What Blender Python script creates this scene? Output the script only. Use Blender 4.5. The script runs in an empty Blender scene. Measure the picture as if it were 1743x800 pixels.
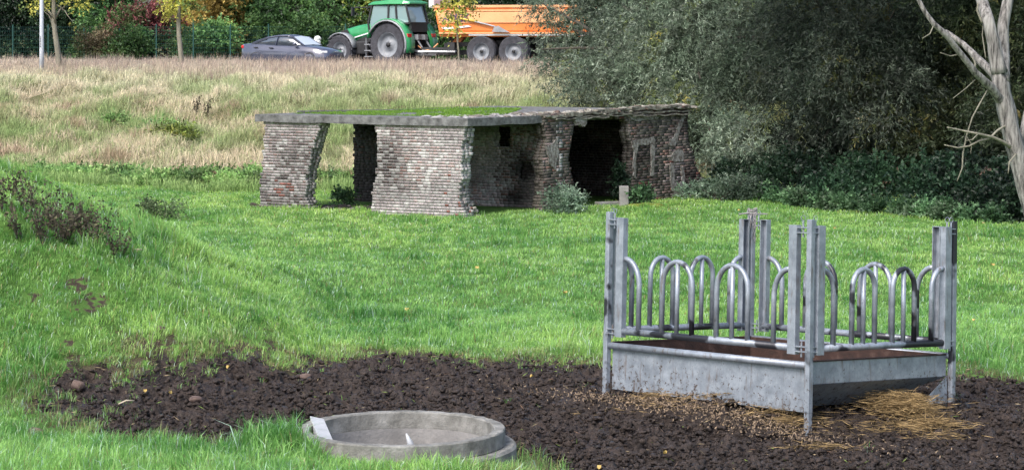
import bpy, math, random
import numpy as np
from mathutils import Vector, Matrix

rng = np.random.default_rng(7)
random.seed(7)
SC = bpy.context.scene
COL = SC.collection
FP = 3806.0            # focal length in photo pixels
CX, HY, CZ = 871.5, 60.0, 3.66   # principal column, horizon row, eye height
TAU = math.tau

def W(px, py, Y):      # picture point at distance Y -> world
    return Vector(((px-CX)/FP*Y, Y, CZ-(py-HY)/FP*Y))
def G(px, py, z=0.0):  # picture point on the level z
    Y = (CZ-z)*FP/(py-HY)
    return Vector(((px-CX)/FP*Y, Y, z))

# ------------------------------------------------------------------ noise
def _h(ix, iy, s):
    n = (ix.astype(np.int64)*374761393 + iy.astype(np.int64)*668265263 + s*974711) & 0xffffffff
    n = ((n ^ (n >> 13))*1274126177) & 0xffffffff
    n = (n ^ (n >> 16)) & 0xffffffff
    return n/4294967295.0
def vn(x, y, s=0):
    x = np.asarray(x, float); y = np.asarray(y, float)
    ix = np.floor(x); iy = np.floor(y); fx = x-ix; fy = y-iy
    fx = fx*fx*(3-2*fx); fy = fy*fy*(3-2*fy)
    a = _h(ix, iy, s); b = _h(ix+1, iy, s); c = _h(ix, iy+1, s); d = _h(ix+1, iy+1, s)
    return (a*(1-fx)+b*fx)*(1-fy)+(c*(1-fx)+d*fx)*fy
def fbm(x, y, s=0, o=4, g=.5):
    t = 0; a = 1; n = 0
    x = np.asarray(x, float); y = np.asarray(y, float)
    for i in range(o):
        t = t+a*vn(x+17.3*i, y-9.1*i, s+i); n += a; a *= g
        x = x*2.03; y = y*2.03
    return t/n
def ss(a, b, x):
    t = np.clip((np.asarray(x, float)-a)/(b-a), 0, 1); return t*t*(3-2*t)

# ------------------------------------------------------------------ terrain
RING = W(684, 727, 18.6)
def foot_y(X):
    return np.interp(X, [-40, -14, -9, 3, 7, 9, 12, 20, 40], [69, 67, 61.5, 62, 59, 55.5, 51, 48, 46])
def crest_y(X):
    return 98.5-.364*(np.asarray(X, float)+10)
def terrain(X, Y):
    X = np.asarray(X, float); Y = np.asarray(Y, float)
    z = np.interp(Y, [0, 4, 16, 19, 26, 50, 62, 200], [2.0, 1.7, .22, .03, -.02, -.54, -.58, -.58])
    f = foot_y(X); c = crest_y(X)-2
    t = np.clip((Y-f)/(c-f), 0, 1)
    t = .75*t+.25*(t*t*(3-2*t))
    z = z + t*2.71
    z = z + .95*(fbm(X*.9, Y*.36, 15, 3)-.5)*ss(0, .12, t)*(1-ss(.8, .97, t))
    # knoll on the left
    g = np.clip(-(X+2.05), 0, None); g = .43*g*ss(0, .8, g); g = np.where(g > 2.6, 2.6+(g-2.6)*.2, g)
    k = ss(20.6, 27.3, Y)*(1-ss(29.0, 40, Y))
    z = z + g*k
    # near bank with grass, left of the mud
    z = z + (.13+.12*ss(-1.6, -3.0, X))*(1-ss(17.7, 19.0, Y+.25*np.clip(X+3.5, -3, 0)))*ss(14, 16.5, Y)*(1-ss(-.35, .55, X))
    z = z + .15*np.exp(-((X+1.85)/.36)**2-((Y-18.1)/.45)**2)
    z = z + .10*(fbm(X*.35, Y*.35, 3)-.5)*ss(14, 18, Y)
    z = z + .30*(fbm(X*1.7, Y*1.1, 19, 3)-.5)*np.clip(g*k, 0, 1)
    z = z + .09*(fbm(X*1.9, Y*1.1, 23, 3)-.5)*ss(24, 30, Y)*(1-ss(50, 56, Y))
    # trampled heap under the feeder
    z = z + .20*np.exp(-(((X-2.35)/1.25)**2+((Y-21.7)/.95)**2))
    return z

MUDPX = [(105,676),(140,662),(215,662),(262,640),(330,650),(420,622),(470,628),(520,606),(600,600),(660,590),(760,592),(800,603),
         (880,596),(960,612),(1030,612),(1120,600),(1300,600),(1500,610),(1640,634),(1700,636),(1760,640),(1900,650),(1990,900),(1700,1000),
         (930,1000),(905,800),(880,775),(700,790),(560,770),(500,735),(470,742),(430,752),(380,762),(300,756),(240,742),(200,740),(150,712),(100,690)]
MUD = np.array([tuple(G(a, b, .05))[:2] for a, b in MUDPX])
def sdist(P, poly):    # signed distance, positive inside
    x = P[:, 0]; y = P[:, 1]; d = np.full(len(x), 1e9); ins = np.zeros(len(x), bool)
    n = len(poly)
    for i in range(n):
        x0, y0 = poly[i]; x1, y1 = poly[(i+1) % n]
        dx, dy = x1-x0, y1-y0
        t = np.clip(((x-x0)*dx+(y-y0)*dy)/(dx*dx+dy*dy+1e-12), 0, 1)
        d = np.minimum(d, np.hypot(x-x0-t*dx, y-y0-t*dy))
        if y1 != y0:
            c = ((y0 > y) != (y1 > y)) & (x < (x1-x0)*(y-y0)/(y1-y0)+x0)
            ins ^= c
    return np.where(ins, d, -d)
def mudmask(X, Y):     # >0 inside the mud
    X = np.asarray(X, float).ravel(); Y = np.asarray(Y, float).ravel()
    out = np.full(len(X), -5.0)
    m = (Y > 11) & (Y < 30) & (X > -8) & (X < 9.5)
    if m.any():
        P = np.stack([X[m], Y[m]], 1)
        out[m] = sdist(P, MUD)+.8*(fbm(P[:, 0]*1.6, P[:, 1]*1.1, 11, 3)-.5)+.8*(fbm(P[:, 0]*5.5, P[:, 1]*4, 12, 3)-.5)
    return out

# ------------------------------------------------------------------ materials
MATS = {}
def new_mat(name):
    m = bpy.data.materials.new(name); m.use_nodes = True
    nt = m.node_tree; nt.nodes.clear()
    out = nt.nodes.new('ShaderNodeOutputMaterial')
    p = nt.nodes.new('ShaderNodeBsdfPrincipled')
    nt.links.new(p.outputs[0], out.inputs[0])
    MATS[name] = m
    return m, nt, p, out
def ramp(nt, stops):
    r = nt.nodes.new('ShaderNodeValToRGB'); e = r.color_ramp.elements
    while len(e) > 1: e.remove(e[-1])
    e[0].position = stops[0][0]; e[0].color = (*stops[0][1], 1)
    for p, c in stops[1:]:
        k = e.new(p); k.color = (*c, 1)
    return r
def noise(nt, scale, detail=6, rough=.6, vec=None, stretch=None, coord='Object'):
    n = nt.nodes.new('ShaderNodeTexNoise'); n.inputs['Scale'].default_value = scale
    n.inputs['Detail'].default_value = detail; n.inputs['Roughness'].default_value = rough
    tc = nt.nodes.new('ShaderNodeTexCoord'); s = tc.outputs[coord]
    if stretch:
        mp = nt.nodes.new('ShaderNodeMapping'); mp.inputs['Scale'].default_value = stretch
        nt.links.new(s, mp.inputs[0]); s = mp.outputs[0]
    nt.links.new(s, n.inputs['Vector'])
    return n
def mat_noise(name, stops, scale=4, rough=.8, metal=0, bump=0, bscale=None, stretch=None, detail=6, spec=.5, coat=0):
    m, nt, p, out = new_mat(name)
    n = noise(nt, scale, detail, .65, stretch=stretch)
    r = ramp(nt, stops); nt.links.new(n.outputs[0], r.inputs[0]); nt.links.new(r.outputs[0], p.inputs['Base Color'])
    p.inputs['Roughness'].default_value = rough; p.inputs['Metallic'].default_value = metal
    p.inputs['Specular IOR Level'].default_value = spec
    p.inputs['Coat Weight'].default_value = coat
    if bump:
        b = nt.nodes.new('ShaderNodeBump'); b.inputs['Strength'].default_value = bump; b.inputs['Distance'].default_value = .02
        n2 = noise(nt, bscale or scale*6, 5, .6); nt.links.new(n2.outputs[0], b.inputs['Height']); nt.links.new(b.outputs[0], p.inputs['Normal'])
    return m
def mat_leaf(name, trans=.3, rough=.5, spec=.35):
    m, nt, p, out = new_mat(name)
    a = nt.nodes.new('ShaderNodeAttribute'); a.attribute_name = 'col'
    nt.links.new(a.outputs['Color'], p.inputs['Base Color'])
    p.inputs['Roughness'].default_value = rough; p.inputs['Specular IOR Level'].default_value = spec
    t = nt.nodes.new('ShaderNodeBsdfTranslucent'); nt.links.new(a.outputs['Color'], t.inputs[0])
    mx = nt.nodes.new('ShaderNodeMixShader'); mx.inputs[0].default_value = trans
    nt.links.new(p.outputs[0], mx.inputs[1]); nt.links.new(t.outputs[0], mx.inputs[2]); nt.links.new(mx.outputs[0], out.inputs[0])
    return m
def mat_attr(name, rough=.9, bump=.5, bscale=40, nscale=9, lo=.6, hi=1.35):
    m, nt, p, out = new_mat(name)
    a = nt.nodes.new('ShaderNodeAttribute'); a.attribute_name = 'col'
    n = noise(nt, nscale, 7, .7); r = ramp(nt, [(.3, (lo,)*3), (.7, (hi,)*3)]); nt.links.new(n.outputs[0], r.inputs[0])
    mx = nt.nodes.new('ShaderNodeMix'); mx.data_type = 'RGBA'; mx.blend_type = 'MULTIPLY'; mx.inputs[0].default_value = 1
    nt.links.new(a.outputs['Color'], mx.inputs[6]); nt.links.new(r.outputs[0], mx.inputs[7]); nt.links.new(mx.outputs[2], p.inputs['Base Color'])
    p.inputs['Roughness'].default_value = rough; p.inputs['Specular IOR Level'].default_value = .25
    b = nt.nodes.new('ShaderNodeBump'); b.inputs['Strength'].default_value = bump; b.inputs['Distance'].default_value = .02
    n2 = noise(nt, bscale, 5, .6); nt.links.new(n2.outputs[0], b.inputs['Height']); nt.links.new(b.outputs[0], p.inputs['Normal'])
    return m

M_grass = mat_leaf('grass_blades', .42, .36, .5)
M_dry = mat_leaf('dry_grass', .3, .7, .2)
M_leaf = mat_leaf('leaves', .3, .5, .35)
M_brick = mat_attr('old_brick', .92, .6, 45, 11)
M_lump = mat_attr('rubble', .95, .8, 30, 14)
def galv(name, dark=False, thr=.585):
    m, nt, p, out = new_mat(name)
    n = noise(nt, 7, 8, .7); r = ramp(nt, [(.28, (.18, .205, .24)), (.5, (.29, .325, .375)), (.72, (.42, .46, .52))])
    nt.links.new(n.outputs[0], r.inputs[0])
    n2 = noise(nt, 26, 4, .6, stretch=(1, 1, .15)); r2 = ramp(nt, [(.56, (0, 0, 0)), (.75, (1, 1, 1))]); nt.links.new(n2.outputs[0], r2.inputs[0])
    mx = nt.nodes.new('ShaderNodeMix'); mx.data_type = 'RGBA'; nt.links.new(r2.outputs[0], mx.inputs[0])
    nt.links.new(r.outputs[0], mx.inputs[6]); mx.inputs[7].default_value = (.17, .13, .11, 1)
    last = mx.outputs[2]
    if dark:       # worn black where the necks rub
        n3 = noise(nt, 2.6, 3, .5); r3 = ramp(nt, [(thr, (0, 0, 0)), (thr+.045, (1, 1, 1))]); nt.links.new(n3.outputs[0], r3.inputs[0])
        m3 = nt.nodes.new('ShaderNodeMix'); m3.data_type = 'RGBA'; nt.links.new(r3.outputs[0], m3.inputs[0]); nt.links.new(last, m3.inputs[6])
        m3.inputs[7].default_value = (.035, .036, .045, 1); last = m3.outputs[2]
    # mud splashes, thicker towards the ground
    tc = nt.nodes.new('ShaderNodeTexCoord'); sx = nt.nodes.new('ShaderNodeSeparateXYZ'); nt.links.new(tc.outputs['Object'], sx.inputs[0])
    mr = nt.nodes.new('ShaderNodeMapRange'); nt.links.new(sx.outputs[2], mr.inputs[0]); mr.inputs[1].default_value = .1; mr.inputs[2].default_value = .7; mr.inputs[3].default_value = .13; mr.inputs[4].default_value = -.02
    n4 = noise(nt, 22, 6, .75); ad = nt.nodes.new('ShaderNodeMath'); nt.links.new(n4.outputs[0], ad.inputs[0]); nt.links.new(mr.outputs[0], ad.inputs[1])
    r4 = ramp(nt, [(.635, (0, 0, 0)), (.70, (1, 1, 1))]); nt.links.new(ad.outputs[0], r4.inputs[0])
    m5 = nt.nodes.new('ShaderNodeMix'); m5.data_type = 'RGBA'; nt.links.new(r4.outputs[0], m5.inputs[0]); nt.links.new(last, m5.inputs[6]); m5.inputs[7].default_value = (.085, .06, .048, 1); last = m5.outputs[2]
    nt.links.new(last, p.inputs['Base Color'])
    p.inputs['Metallic'].default_value = .35; p.inputs['Roughness'].default_value = .42
    b = nt.nodes.new('ShaderNodeBump'); b.inputs['Strength'].default_value = .25; b.inputs['Distance'].default_value = .01
    nt.links.new(n2.outputs[0], b.inputs['Height']); nt.links.new(b.outputs[0], p.inputs['Normal'])
    return m
M_galv = galv('galvanised_steel'); M_galvd = galv('worn_galvanised_steel', True)
M_rail = galv('rubbed_rail', True, .47)
M_rust = mat_noise('rusty_steel', [(.3, (.018, .011, .009)), (.55, (.05, .024, .018)), (.8, (.12, .08, .065))], 8, .85, 0, .4, 60)
M_conc = mat_noise('weathered_concrete', [(.3, (.10, .098, .088)), (.5, (.20, .196, .18)), (.7, (.31, .305, .285))], 7, .92, 0, .5, 60)
M_concd = mat_noise('dark_concrete', [(.28, (.035, .034, .033)), (.5, (.13, .13, .13)), (.75, (.27, .27, .27))], 5.5, .92, 0, .7, 30)
M_cast = mat_noise('grey_cast_concrete', [(.3, (.17, .165, .16)), (.6, (.28, .27, .26)), (.8, (.36, .35, .34))], 4, .9, 0, .4, 40)
M_asph = mat_noise('asphalt', [(.3, (.045, .045, .047)), (.7, (.075, .075, .078))], 30, .85, 0, .3, 200)
M_bark = mat_noise('pale_dead_bark', [(.36, (.045, .042, .04)), (.47, (.19, .178, .168)), (.68, (.42, .40, .38))], 16, .9, 0, 1, 40, stretch=(1, 1, .12))
M_barkd = mat_noise('dark_bark', [(.3, (.03, .026, .02)), (.7, (.09, .075, .06))], 9, .9, 0, .8, 30, stretch=(1, 1, .2))
M_barkg = mat_noise('grey_bark', [(.3, (.14, .13, .10)), (.7, (.30, .28, .22))], 9, .9, 0, .6, 30, stretch=(1, 1, .2))
M_green = mat_noise('green_paint', [(.3, (.025, .25, .08)), (.7, (.04, .33, .12))], 3, .35, coat=.5)
M_black = mat_noise('black_plastic', [(.3, (.015, .015, .017)), (.7, (.04, .04, .043))], 6, .55)
M_tyre = mat_noise('dusty_tyre', [(.3, (.03, .03, .035)), (.7, (.085, .085, .1))], 6, .8, 0, .3, 30)
M_rim = mat_noise('grey_rim', [(.3, (.15, .16, .18)), (.7, (.30, .32, .35))], 3, .45)
M_orange = mat_noise('orange_paint', [(.3, (.72, .19, .04)), (.7, (.82, .27, .07))], 1.2, .45, coat=.3)
M_orangel = mat_noise('pale_orange_paint', [(.3, (.80, .36, .16)), (.7, (.86, .46, .22))], 1.2, .5)
M_white = mat_noise('white_paint', [(.3, (.66, .67, .7)), (.7, (.8, .8, .8))], 4, .5)
M_steel = mat_noise('dull_steel', [(.3, (.25, .26, .28)), (.7, (.4, .41, .43))], 4, .5, .3)
M_car = mat_noise('blue_grey_car_paint', [(.3, (.065, .072, .11)), (.7, (.085, .092, .135))], 2, .18, .2, coat=1)
M_red = mat_noise('red_lens', [(.3, (.6, .015, .02)), (.7, (.8, .04, .05))], 3, .25)
M_logo = mat_noise('violet_lettering', [(.3, (.09, .03, .12)), (.7, (.14, .06, .16))], 3, .5)
M_yel = mat_noise('yellow_ram', [(.3, (.75, .5, .08)), (.7, (.8, .58, .15))], 3, .5)
M_pole = mat_noise('grey_lamp_pole', [(.3, (.42, .45, .5)), (.7, (.52, .55, .6))], 2, .5)
M_fence = mat_noise('dark_green_fence', [(.3, (.006, .05, .045)), (.7, (.01, .075, .065))], 4, .5)
M_para = mat_noise('crumbling_parapet', [(.32, (.06, .045, .035)), (.45, (.16, .14, .115)), (.6, (.29, .275, .23)), (.75, (.42, .40, .36))], 7, .95, 0, 1, 30)
M_plast = mat_noise('grey_mortar_patch', [(.36, (.09, .07, .06)), (.45, (.19, .17, .15)), (.56, (.29, .275, .255)), (.7, (.42, .40, .37))], 13, .95, 0, 1, 45)
M_rope = mat_noise('grey_rope', [(.3, (.16, .15, .15)), (.7, (.42, .4, .4))], 60, .9, 0, .5, 150)
M_stone = mat_noise('brown_stone', [(.3, (.07, .045, .038)), (.7, (.17, .12, .10))], 14, .9, 0, .6, 50)
M_rim2 = mat_noise('pale_plastic', [(.3, (.34, .36, .38)), (.7, (.5, .52, .54))], 8, .6)
M_cloth = mat_noise('white_sheet', [(.3, (.62, .64, .64)), (.7, (.82, .82, .8))], 8, .7)
def glass(name, col, rough=.05):
    m, nt, p, out = new_mat(name); p.inputs['Base Color'].default_value = (*col, 1); p.inputs['Roughness'].default_value = rough
    p.inputs['Specular IOR Level'].default_value = 1.0; p.inputs['Coat Weight'].default_value = 1; return m
M_glass = glass('car_glass', (.05, .065, .09)); M_cabglass = glass('cab_glass', (.26, .36, .38)); M_wind = glass('sky_painted_windscreen', (.62, .66, .7), .2)  # windscreen's pale base colour paints in a sky reflection

# ground materials
def mat_ground():
    m, nt, p, out = new_mat('meadow_soil')
    n = noise(nt, 1.3, 8, .7); r = ramp(nt, [(.3, (.05, .10, .022)), (.55, (.09, .18, .04)), (.8, (.13, .18, .06))]); nt.links.new(n.outputs[0], r.inputs[0])
    a = nt.nodes.new('ShaderNodeAttribute'); a.attribute_name = 'col'
    mx = nt.nodes.new('ShaderNodeMix'); mx.data_type = 'RGBA'; nt.links.new(a.outputs['Alpha'], mx.inputs[0])
    nt.links.new(r.outputs[0], mx.inputs[6]); nt.links.new(a.outputs['Color'], mx.inputs[7]); nt.links.new(mx.outputs[2], p.inputs['Base Color'])
    p.inputs['Roughness'].default_value = .95; p.inputs['Specular IOR Level'].default_value = .1
    b = nt.nodes.new('ShaderNodeBump'); b.inputs['Strength'].default_value = .8; b.inputs['Distance'].default_value = .05
    n2 = noise(nt, 14, 6, .7); nt.links.new(n2.outputs[0], b.inputs['Height']); nt.links.new(b.outputs[0], p.inputs['Normal'])
    return m
def mat_mud():
    m, nt, p, out = new_mat('churned_mud')
    n = noise(nt, 13, 12, .8); r = ramp(nt, [(.32, (.013, .009, .007)), (.5, (.036, .025, .020)), (.64, (.072, .052, .042)), (.78, (.16, .125, .10))]); nt.links.new(n.outputs[0], r.inputs[0])
    nt.links.new(r.outputs[0], p.inputs['Base Color'])
    n3 = noise(nt, 3.2, 6, .7); r3 = ramp(nt, [(.42, (.27,)*3), (.58, (.85,)*3)]); nt.links.new(n3.outputs[0], r3.inputs[0]); nt.links.new(r3.outputs[0], p.inputs['Roughness'])
    p.inputs['Specular IOR Level'].default_value = .4
    b = nt.nodes.new('ShaderNodeBump'); b.inputs['Strength'].default_value = 1; b.inputs['Distance'].default_value = .02
    n2 = noise(nt, 38, 8, .75); nt.links.new(n2.outputs[0], b.inputs['Height']); nt.links.new(b.outputs[0], p.inputs['Normal'])
    return m
M_ground = mat_ground(); M_mud = mat_mud()

# ------------------------------------------------------------------ object helpers
def prop(o, label=None, cat=None, group=None, kind=None):
    if label: o['label'] = label
    if cat: o['category'] = cat
    if group: o['group'] = group
    if kind: o['kind'] = kind
    return o
def link(name, me, mat=None, parent=None, smooth=False):
    o = bpy.data.objects.new(name, me); COL.objects.link(o)
    if mat: me.materials.append(mat)
    if smooth: me.polygons.foreach_set('use_smooth', np.ones(len(me.polygons), bool))
    if parent:
        o.parent = parent
        o.matrix_parent_inverse = parent_world(parent).inverted()
    return o
def parent_world(p):
    m = p.matrix_basis.copy()
    if p.parent: m = parent_world(p.parent) @ p.matrix_parent_inverse @ m
    return m
def empty(name, loc, label=None, cat=None, group=None):
    o = bpy.data.objects.new(name, None); COL.objects.link(o); o.location = loc; o.empty_display_size = .2
    return prop(o, label, cat, group)
def copy_tree(o, parent=None):
    c = o.copy(); COL.objects.link(c); c.parent = parent
    for ch in [x for x in bpy.data.objects if x.parent == o]: copy_tree(ch, c)
    return c
def fast_mesh(name, V, loops, sizes, cols=None):
    me = bpy.data.meshes.new(name)
    V = np.asarray(V, np.float32); loops = np.asarray(loops, np.int32).ravel(); sizes = np.asarray(sizes, np.int32)
    me.vertices.add(len(V)); me.vertices.foreach_set('co', V.ravel())
    me.loops.add(len(loops)); me.loops.foreach_set('vertex_index', loops)
    st = np.zeros(len(sizes), np.int32); st[1:] = np.cumsum(sizes)[:-1]
    me.polygons.add(len(sizes)); me.polygons.foreach_set('loop_start', st)
    try: me.polygons.foreach_set('loop_total', sizes)
    except Exception: pass
    if cols is not None:
        a = me.attributes.new('col', 'FLOAT_COLOR', 'POINT')
        c = np.asarray(cols, np.float32)
        if c.shape[1] == 3: c = np.concatenate([c, np.ones((len(c), 1), np.float32)], 1)
        a.data.foreach_set('color', c.ravel())
    me.update(calc_edges=True)
    return me

class MB:              # small mesh collector
    def __init__(s): s.v = []; s.f = []; s.c = []
    def add(s, vs, fs, col=None):
        n = len(s.v); s.v += [tuple(v) for v in vs]; s.f += [tuple(i+n for i in f) for f in fs]
        s.c += [col or (1, 1, 1)]*len(vs); return s
    def box(s, c, h, M=None, col=None):       # centre, half sizes, optional rotation matrix
        vs = []
        for i in (-1, 1):
            for j in (-1, 1):
                for k in (-1, 1):
                    d = Vector((i*h[0], j*h[1], k*h[2]))
                    if M is not None: d = M @ d
                    vs.append(Vector(c)+d)
        return s.add(vs, [(0,1,3,2),(4,6,7,5),(0,4,5,1),(2,3,7,6),(0,2,6,4),(1,5,7,3)], col)
    def beam(s, p, q, w, h, up=Vector((0, 0, 1))):
        p = Vector(p); q = Vector(q); d = (q-p); L = d.length; d.normalize()
        x = d.cross(up)
        if x.length < 1e-4: x = d.cross(Vector((0, 1, 0)))
        x.normalize(); y = x.cross(d)
        M = Matrix((x, d, y)).transposed()
        return s.box((p+q)/2, (w/2, L/2, h/2), M)
    def tube(s, pts, r, n=8, cap=True):
        pts = [Vector(p) for p in pts]; rs = r if isinstance(r, (list, tuple)) else [r]*len(pts)
        base = len(s.v); prev = None; vs = []
        for i, p in enumerate(pts):
            d = (pts[min(i+1, len(pts)-1)]-pts[max(i-1, 0)]).normalized()
            if prev is None:
                x = d.cross(Vector((0, 0, 1)));
                if x.length < .05: x = d.cross(Vector((0, 1, 0)))
            else: x = prev-d*prev.dot(d)
            x.normalize(); prev = x; y = d.cross(x)
            for k in range(n):
                a = TAU*k/n; vs.append(p+(x*math.cos(a)+y*math.sin(a))*rs[i])
        fs = []
        for i in range(len(pts)-1):
            for k in range(n):
                a = i*n+k; b = i*n+(k+1) % n; fs.append((a, b, b+n, a+n))
        if cap: fs.append(tuple(reversed(range(n)))); fs.append(tuple((len(pts)-1)*n+k for k in range(n)))
        return s.add(vs, fs)
    def lathe(s, prof, n=32, c=(0, 0, 0), axis='Z', M=None, closed=False):
        vs = []; m = len(prof)
        for k in range(n):
            a = TAU*k/n
            for r, z in prof:
                v = Vector((r*math.cos(a), r*math.sin(a), z))
                if axis == 'Y': v = Vector((v.x, v.z, v.y))
                if M is not None: v = M @ v
                vs.append(Vector(c)+v)
        fs = []
        for k in range(n):
            for i in range(m if closed else m-1):
                a = k*m+i; b = ((k+1) % n)*m+i; i2 = (i+1) % m
                fs.append((k*m+i, b, ((k+1) % n)*m+i2, k*m+i2))
        return s.add(vs, fs)
    def prism(s, poly, y0, y1, T=None):       # polygon in xz, extruded along y
        n = len(poly); vs = [Vector((x, y0, z)) for x, z in poly]+[Vector((x, y1, z)) for x, z in poly]
        if T: vs = [T(v) for v in vs]
        fs = [tuple(range(n)), tuple(reversed(range(n, 2*n)))]+[((i+1) % n, i, i+n, (i+1) % n+n) for i in range(n)]
        return s.add(vs, fs)
    def loft(s, rings):
        n = len(rings[0]); vs = [v for r in rings for v in r]; fs = []
        for i in range(len(rings)-1):
            for k in range(n):
                a = i*n+k; b = i*n+(k+1) % n; fs.append((a, b, b+n, a+n))
        fs.append(tuple(reversed(range(n)))); fs.append(tuple((len(rings)-1)*n+k for k in range(n)))
        return s.add(vs, fs)
    def lump(s, c, r, seed=0, col=None, n=7, amp=.3):
        vs = []; R = random.Random(seed)
        off = [R.uniform(0, 100) for _ in range(3)]
        m = max(5, n)
        for i in range(m+1):
            th = math.pi*i/m
            for k in range(2*m):
                ph = TAU*k/(2*m)
                d = Vector((math.sin(th)*math.cos(ph), math.sin(th)*math.sin(ph), math.cos(th)))
                q = 1+amp*(float(vn(d.x*1.7+off[0]+d.z, d.y*1.7+off[1]+d.z*1.3, seed))*2-1)
                vs.append(Vector(c)+Vector((d.x*r[0]*q, d.y*r[1]*q, d.z*r[2]*q)))
        fs = []
        for i in range(m):
            for k in range(2*m):
                a = i*2*m+k; b = i*2*m+(k+1) % (2*m); fs.append((a, a+2*m, b+2*m, b))
        return s.add(vs, fs, col)
    def build(s, name, mat, parent=None, smooth=False, bevel=0, cols=False):
        me = bpy.data.meshes.new(name); me.from_pydata([tuple(v) for v in s.v], [], s.f)
        if cols:
            a = me.attributes.new('col', 'FLOAT_COLOR', 'POINT'); a.data.foreach_set('color', np.array([(*c, 1) for c in s.c], np.float32).ravel())
        me.update()
        import bmesh
        b = bmesh.new(); b.from_mesh(me); bmesh.ops.recalc_face_normals(b, faces=b.faces); b.to_mesh(me); b.free()
        o = link(name, me, mat, parent, smooth)
        if bevel:
            md = o.modifiers.new('bevel', 'BEVEL'); md.width = bevel; md.segments = 2; md.limit_method = 'ANGLE'
        return o

def bare_amt(X, Y):    # thin spots where soil shows on the knoll and in the meadow
    b = np.zeros(len(X))
    for px, py, Yb, r in ((130, 445, 25, .12), (152, 470, 24.6, .17), (455, 530, 25.6, .15), (770, 580, 26.5, .2), (640, 596, 26, .22), (60, 478, 24.5, .08), (300, 470, 26, .08), (30, 780, 17.8, .2), (280, 610, 24, .12), (120, 560, 23.5, .08), (980, 598, 25.4, .15)):
        q = W(px, py, Yb); b = np.maximum(b, np.exp(-(((X-q.x)/r)**2+((Y-q.y)/(r*2))**2))*(.4+1.2*vn(X*9, Y*6, 3)))
    return np.clip(b, 0, 1)
# ------------------------------------------------------------------ ground sheet
def build_ground():
    d = .021
    xs = np.concatenate([np.linspace(-260, -60, 14)[:-1], np.arange(-60, -6, 1.2), np.arange(-6, 7.2, d), np.arange(7.2, 60, 1.2), np.linspace(60, 260, 14)])
    ys = np.concatenate([np.arange(-20, 14, 1.0), np.arange(14, 27, d), np.arange(27, 112, .55), np.linspace(112, 620, 50)])
    X, Y = np.meshgrid(xs, ys); x = X.ravel(); y = Y.ravel()
    z = terrain(x, y); mm = mudmask(x, y)
    k = np.clip(mm/.5+.35, 0, 1)
    near = (y > 12) & (y < 30) & (x > -8) & (x < 10)
    dz = np.zeros(len(x))
    a, b = x[near], y[near]
    clod = np.abs(fbm(a*5.5+3*vn(a*2, b*2, 5), b*4.6, 21, 3)-.5)*2
    clod2 = fbm(a*17, b*15, 31, 3)
    holes = 1.9*ss(.60, .70, fbm(a*4.2, b*3.6, 41, 2))
    c3 = np.abs(fbm(a*9+2*vn(a*5, b*5, 6), b*8, 25, 3)-.5)*2
    dz[near] = .08*(clod-.3)+.12*(c3-.3)+.07*(clod2-.5)+.07*(rng.random(len(a))-.5)*ss(.3, .8, vn(a*5, b*5, 2))-.05*holes
    z = z+dz*k-.03*np.clip(mm*3, 0, 1)
    V = np.stack([x, y, z], 1)
    ny, nx = len(ys), len(xs)
    i = np.arange(ny-1)[:, None]*nx+np.arange(nx-1)[None, :]
    F = np.stack([i, i+1, i+1+nx, i+nx], -1).reshape(-1, 4)
    cx = x[F].mean(1); cy = y[F].mean(1); mk = mm[F].mean(1)
    keep = np.hypot(cx-RING.x, cy-RING.y) > .84
    F = F[keep]; mk = mk[keep]; cx = cx[keep]; cy = cy[keep]
    # soil colour of the dry bank
    t = (y-foot_y(x))/(crest_y(x)-foot_y(x))
    al = ss(-.02, .1, t)*.8
    C = np.zeros((len(x), 4)); C[:, :3] = np.array([.13, .11, .06])*(0.7+.6*fbm(x*.5, y*.5, 8))[:, None]; C[:, 3] = al
    ed_ = (mm > -.5) & (near) & (vn(x*11, y*8, 14) > .3-mm*.2*0+.5*np.clip(-mm, 0, 1)); C[ed_] = (.075, .055, .042, .9)
    ba = bare_amt(x, y); C[(ba > .42) & (vn(x*22, y*14, 4) > .45)] = (.06, .045, .035, 1)
    for name, sel, mat, lab in (('ground', mk <= 0, M_ground, None), ('mud', mk > 0, M_mud, None)):
        f = F[sel]; used = np.unique(f); mp = np.full(len(V), -1); mp[used] = np.arange(len(used))
        me = fast_mesh(name, V[used], mp[f], np.full(len(f), 4), C[used])
        prop(link(name, me, mat, smooth=(name == 'ground')), kind='structure')
build_ground()

# road on the embankment
RD = Vector((math.cos(math.radians(20)), -math.sin(math.radians(20)), 0)); RN = Vector((-RD.y, RD.x, 0))
R0 = Vector((-10.3, 104, 2.135))     # centre of the near lane
def road_pt(s, off, z=0): return R0+RD*s+RN*off+Vector((0, 0, z))
def strip(name, o0, o1, z0, z1, mat, s0=-90, s1=90, **k):
    mb = MB(); n = 12
    vs = []
    for i in range(n+1):
        s = s0+(s1-s0)*i/n
        vs += [road_pt(s, o0, z1), road_pt(s, o1, z1), road_pt(s, o1, z0), road_pt(s, o0, z0)]
    fs = []
    for i in range(n):
        for q in range(4):
            a = i*4+q; b = i*4+(q+1) % 4; fs.append((a, b, b+4, a+4))
    mb.add(vs, fs); return prop(mb.build(name, mat), kind='structure')
strip('road', -1.9, 5.6, -.3, .045, M_asph)
strip('road_marking', -1.72, -1.60, .047, .051, M_white)
strip('cycle_path', 6.6, 8.6, -.3, .06, M_asph)
strip('kerb', 5.6, 5.75, -.3, .16, M_cast)

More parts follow.
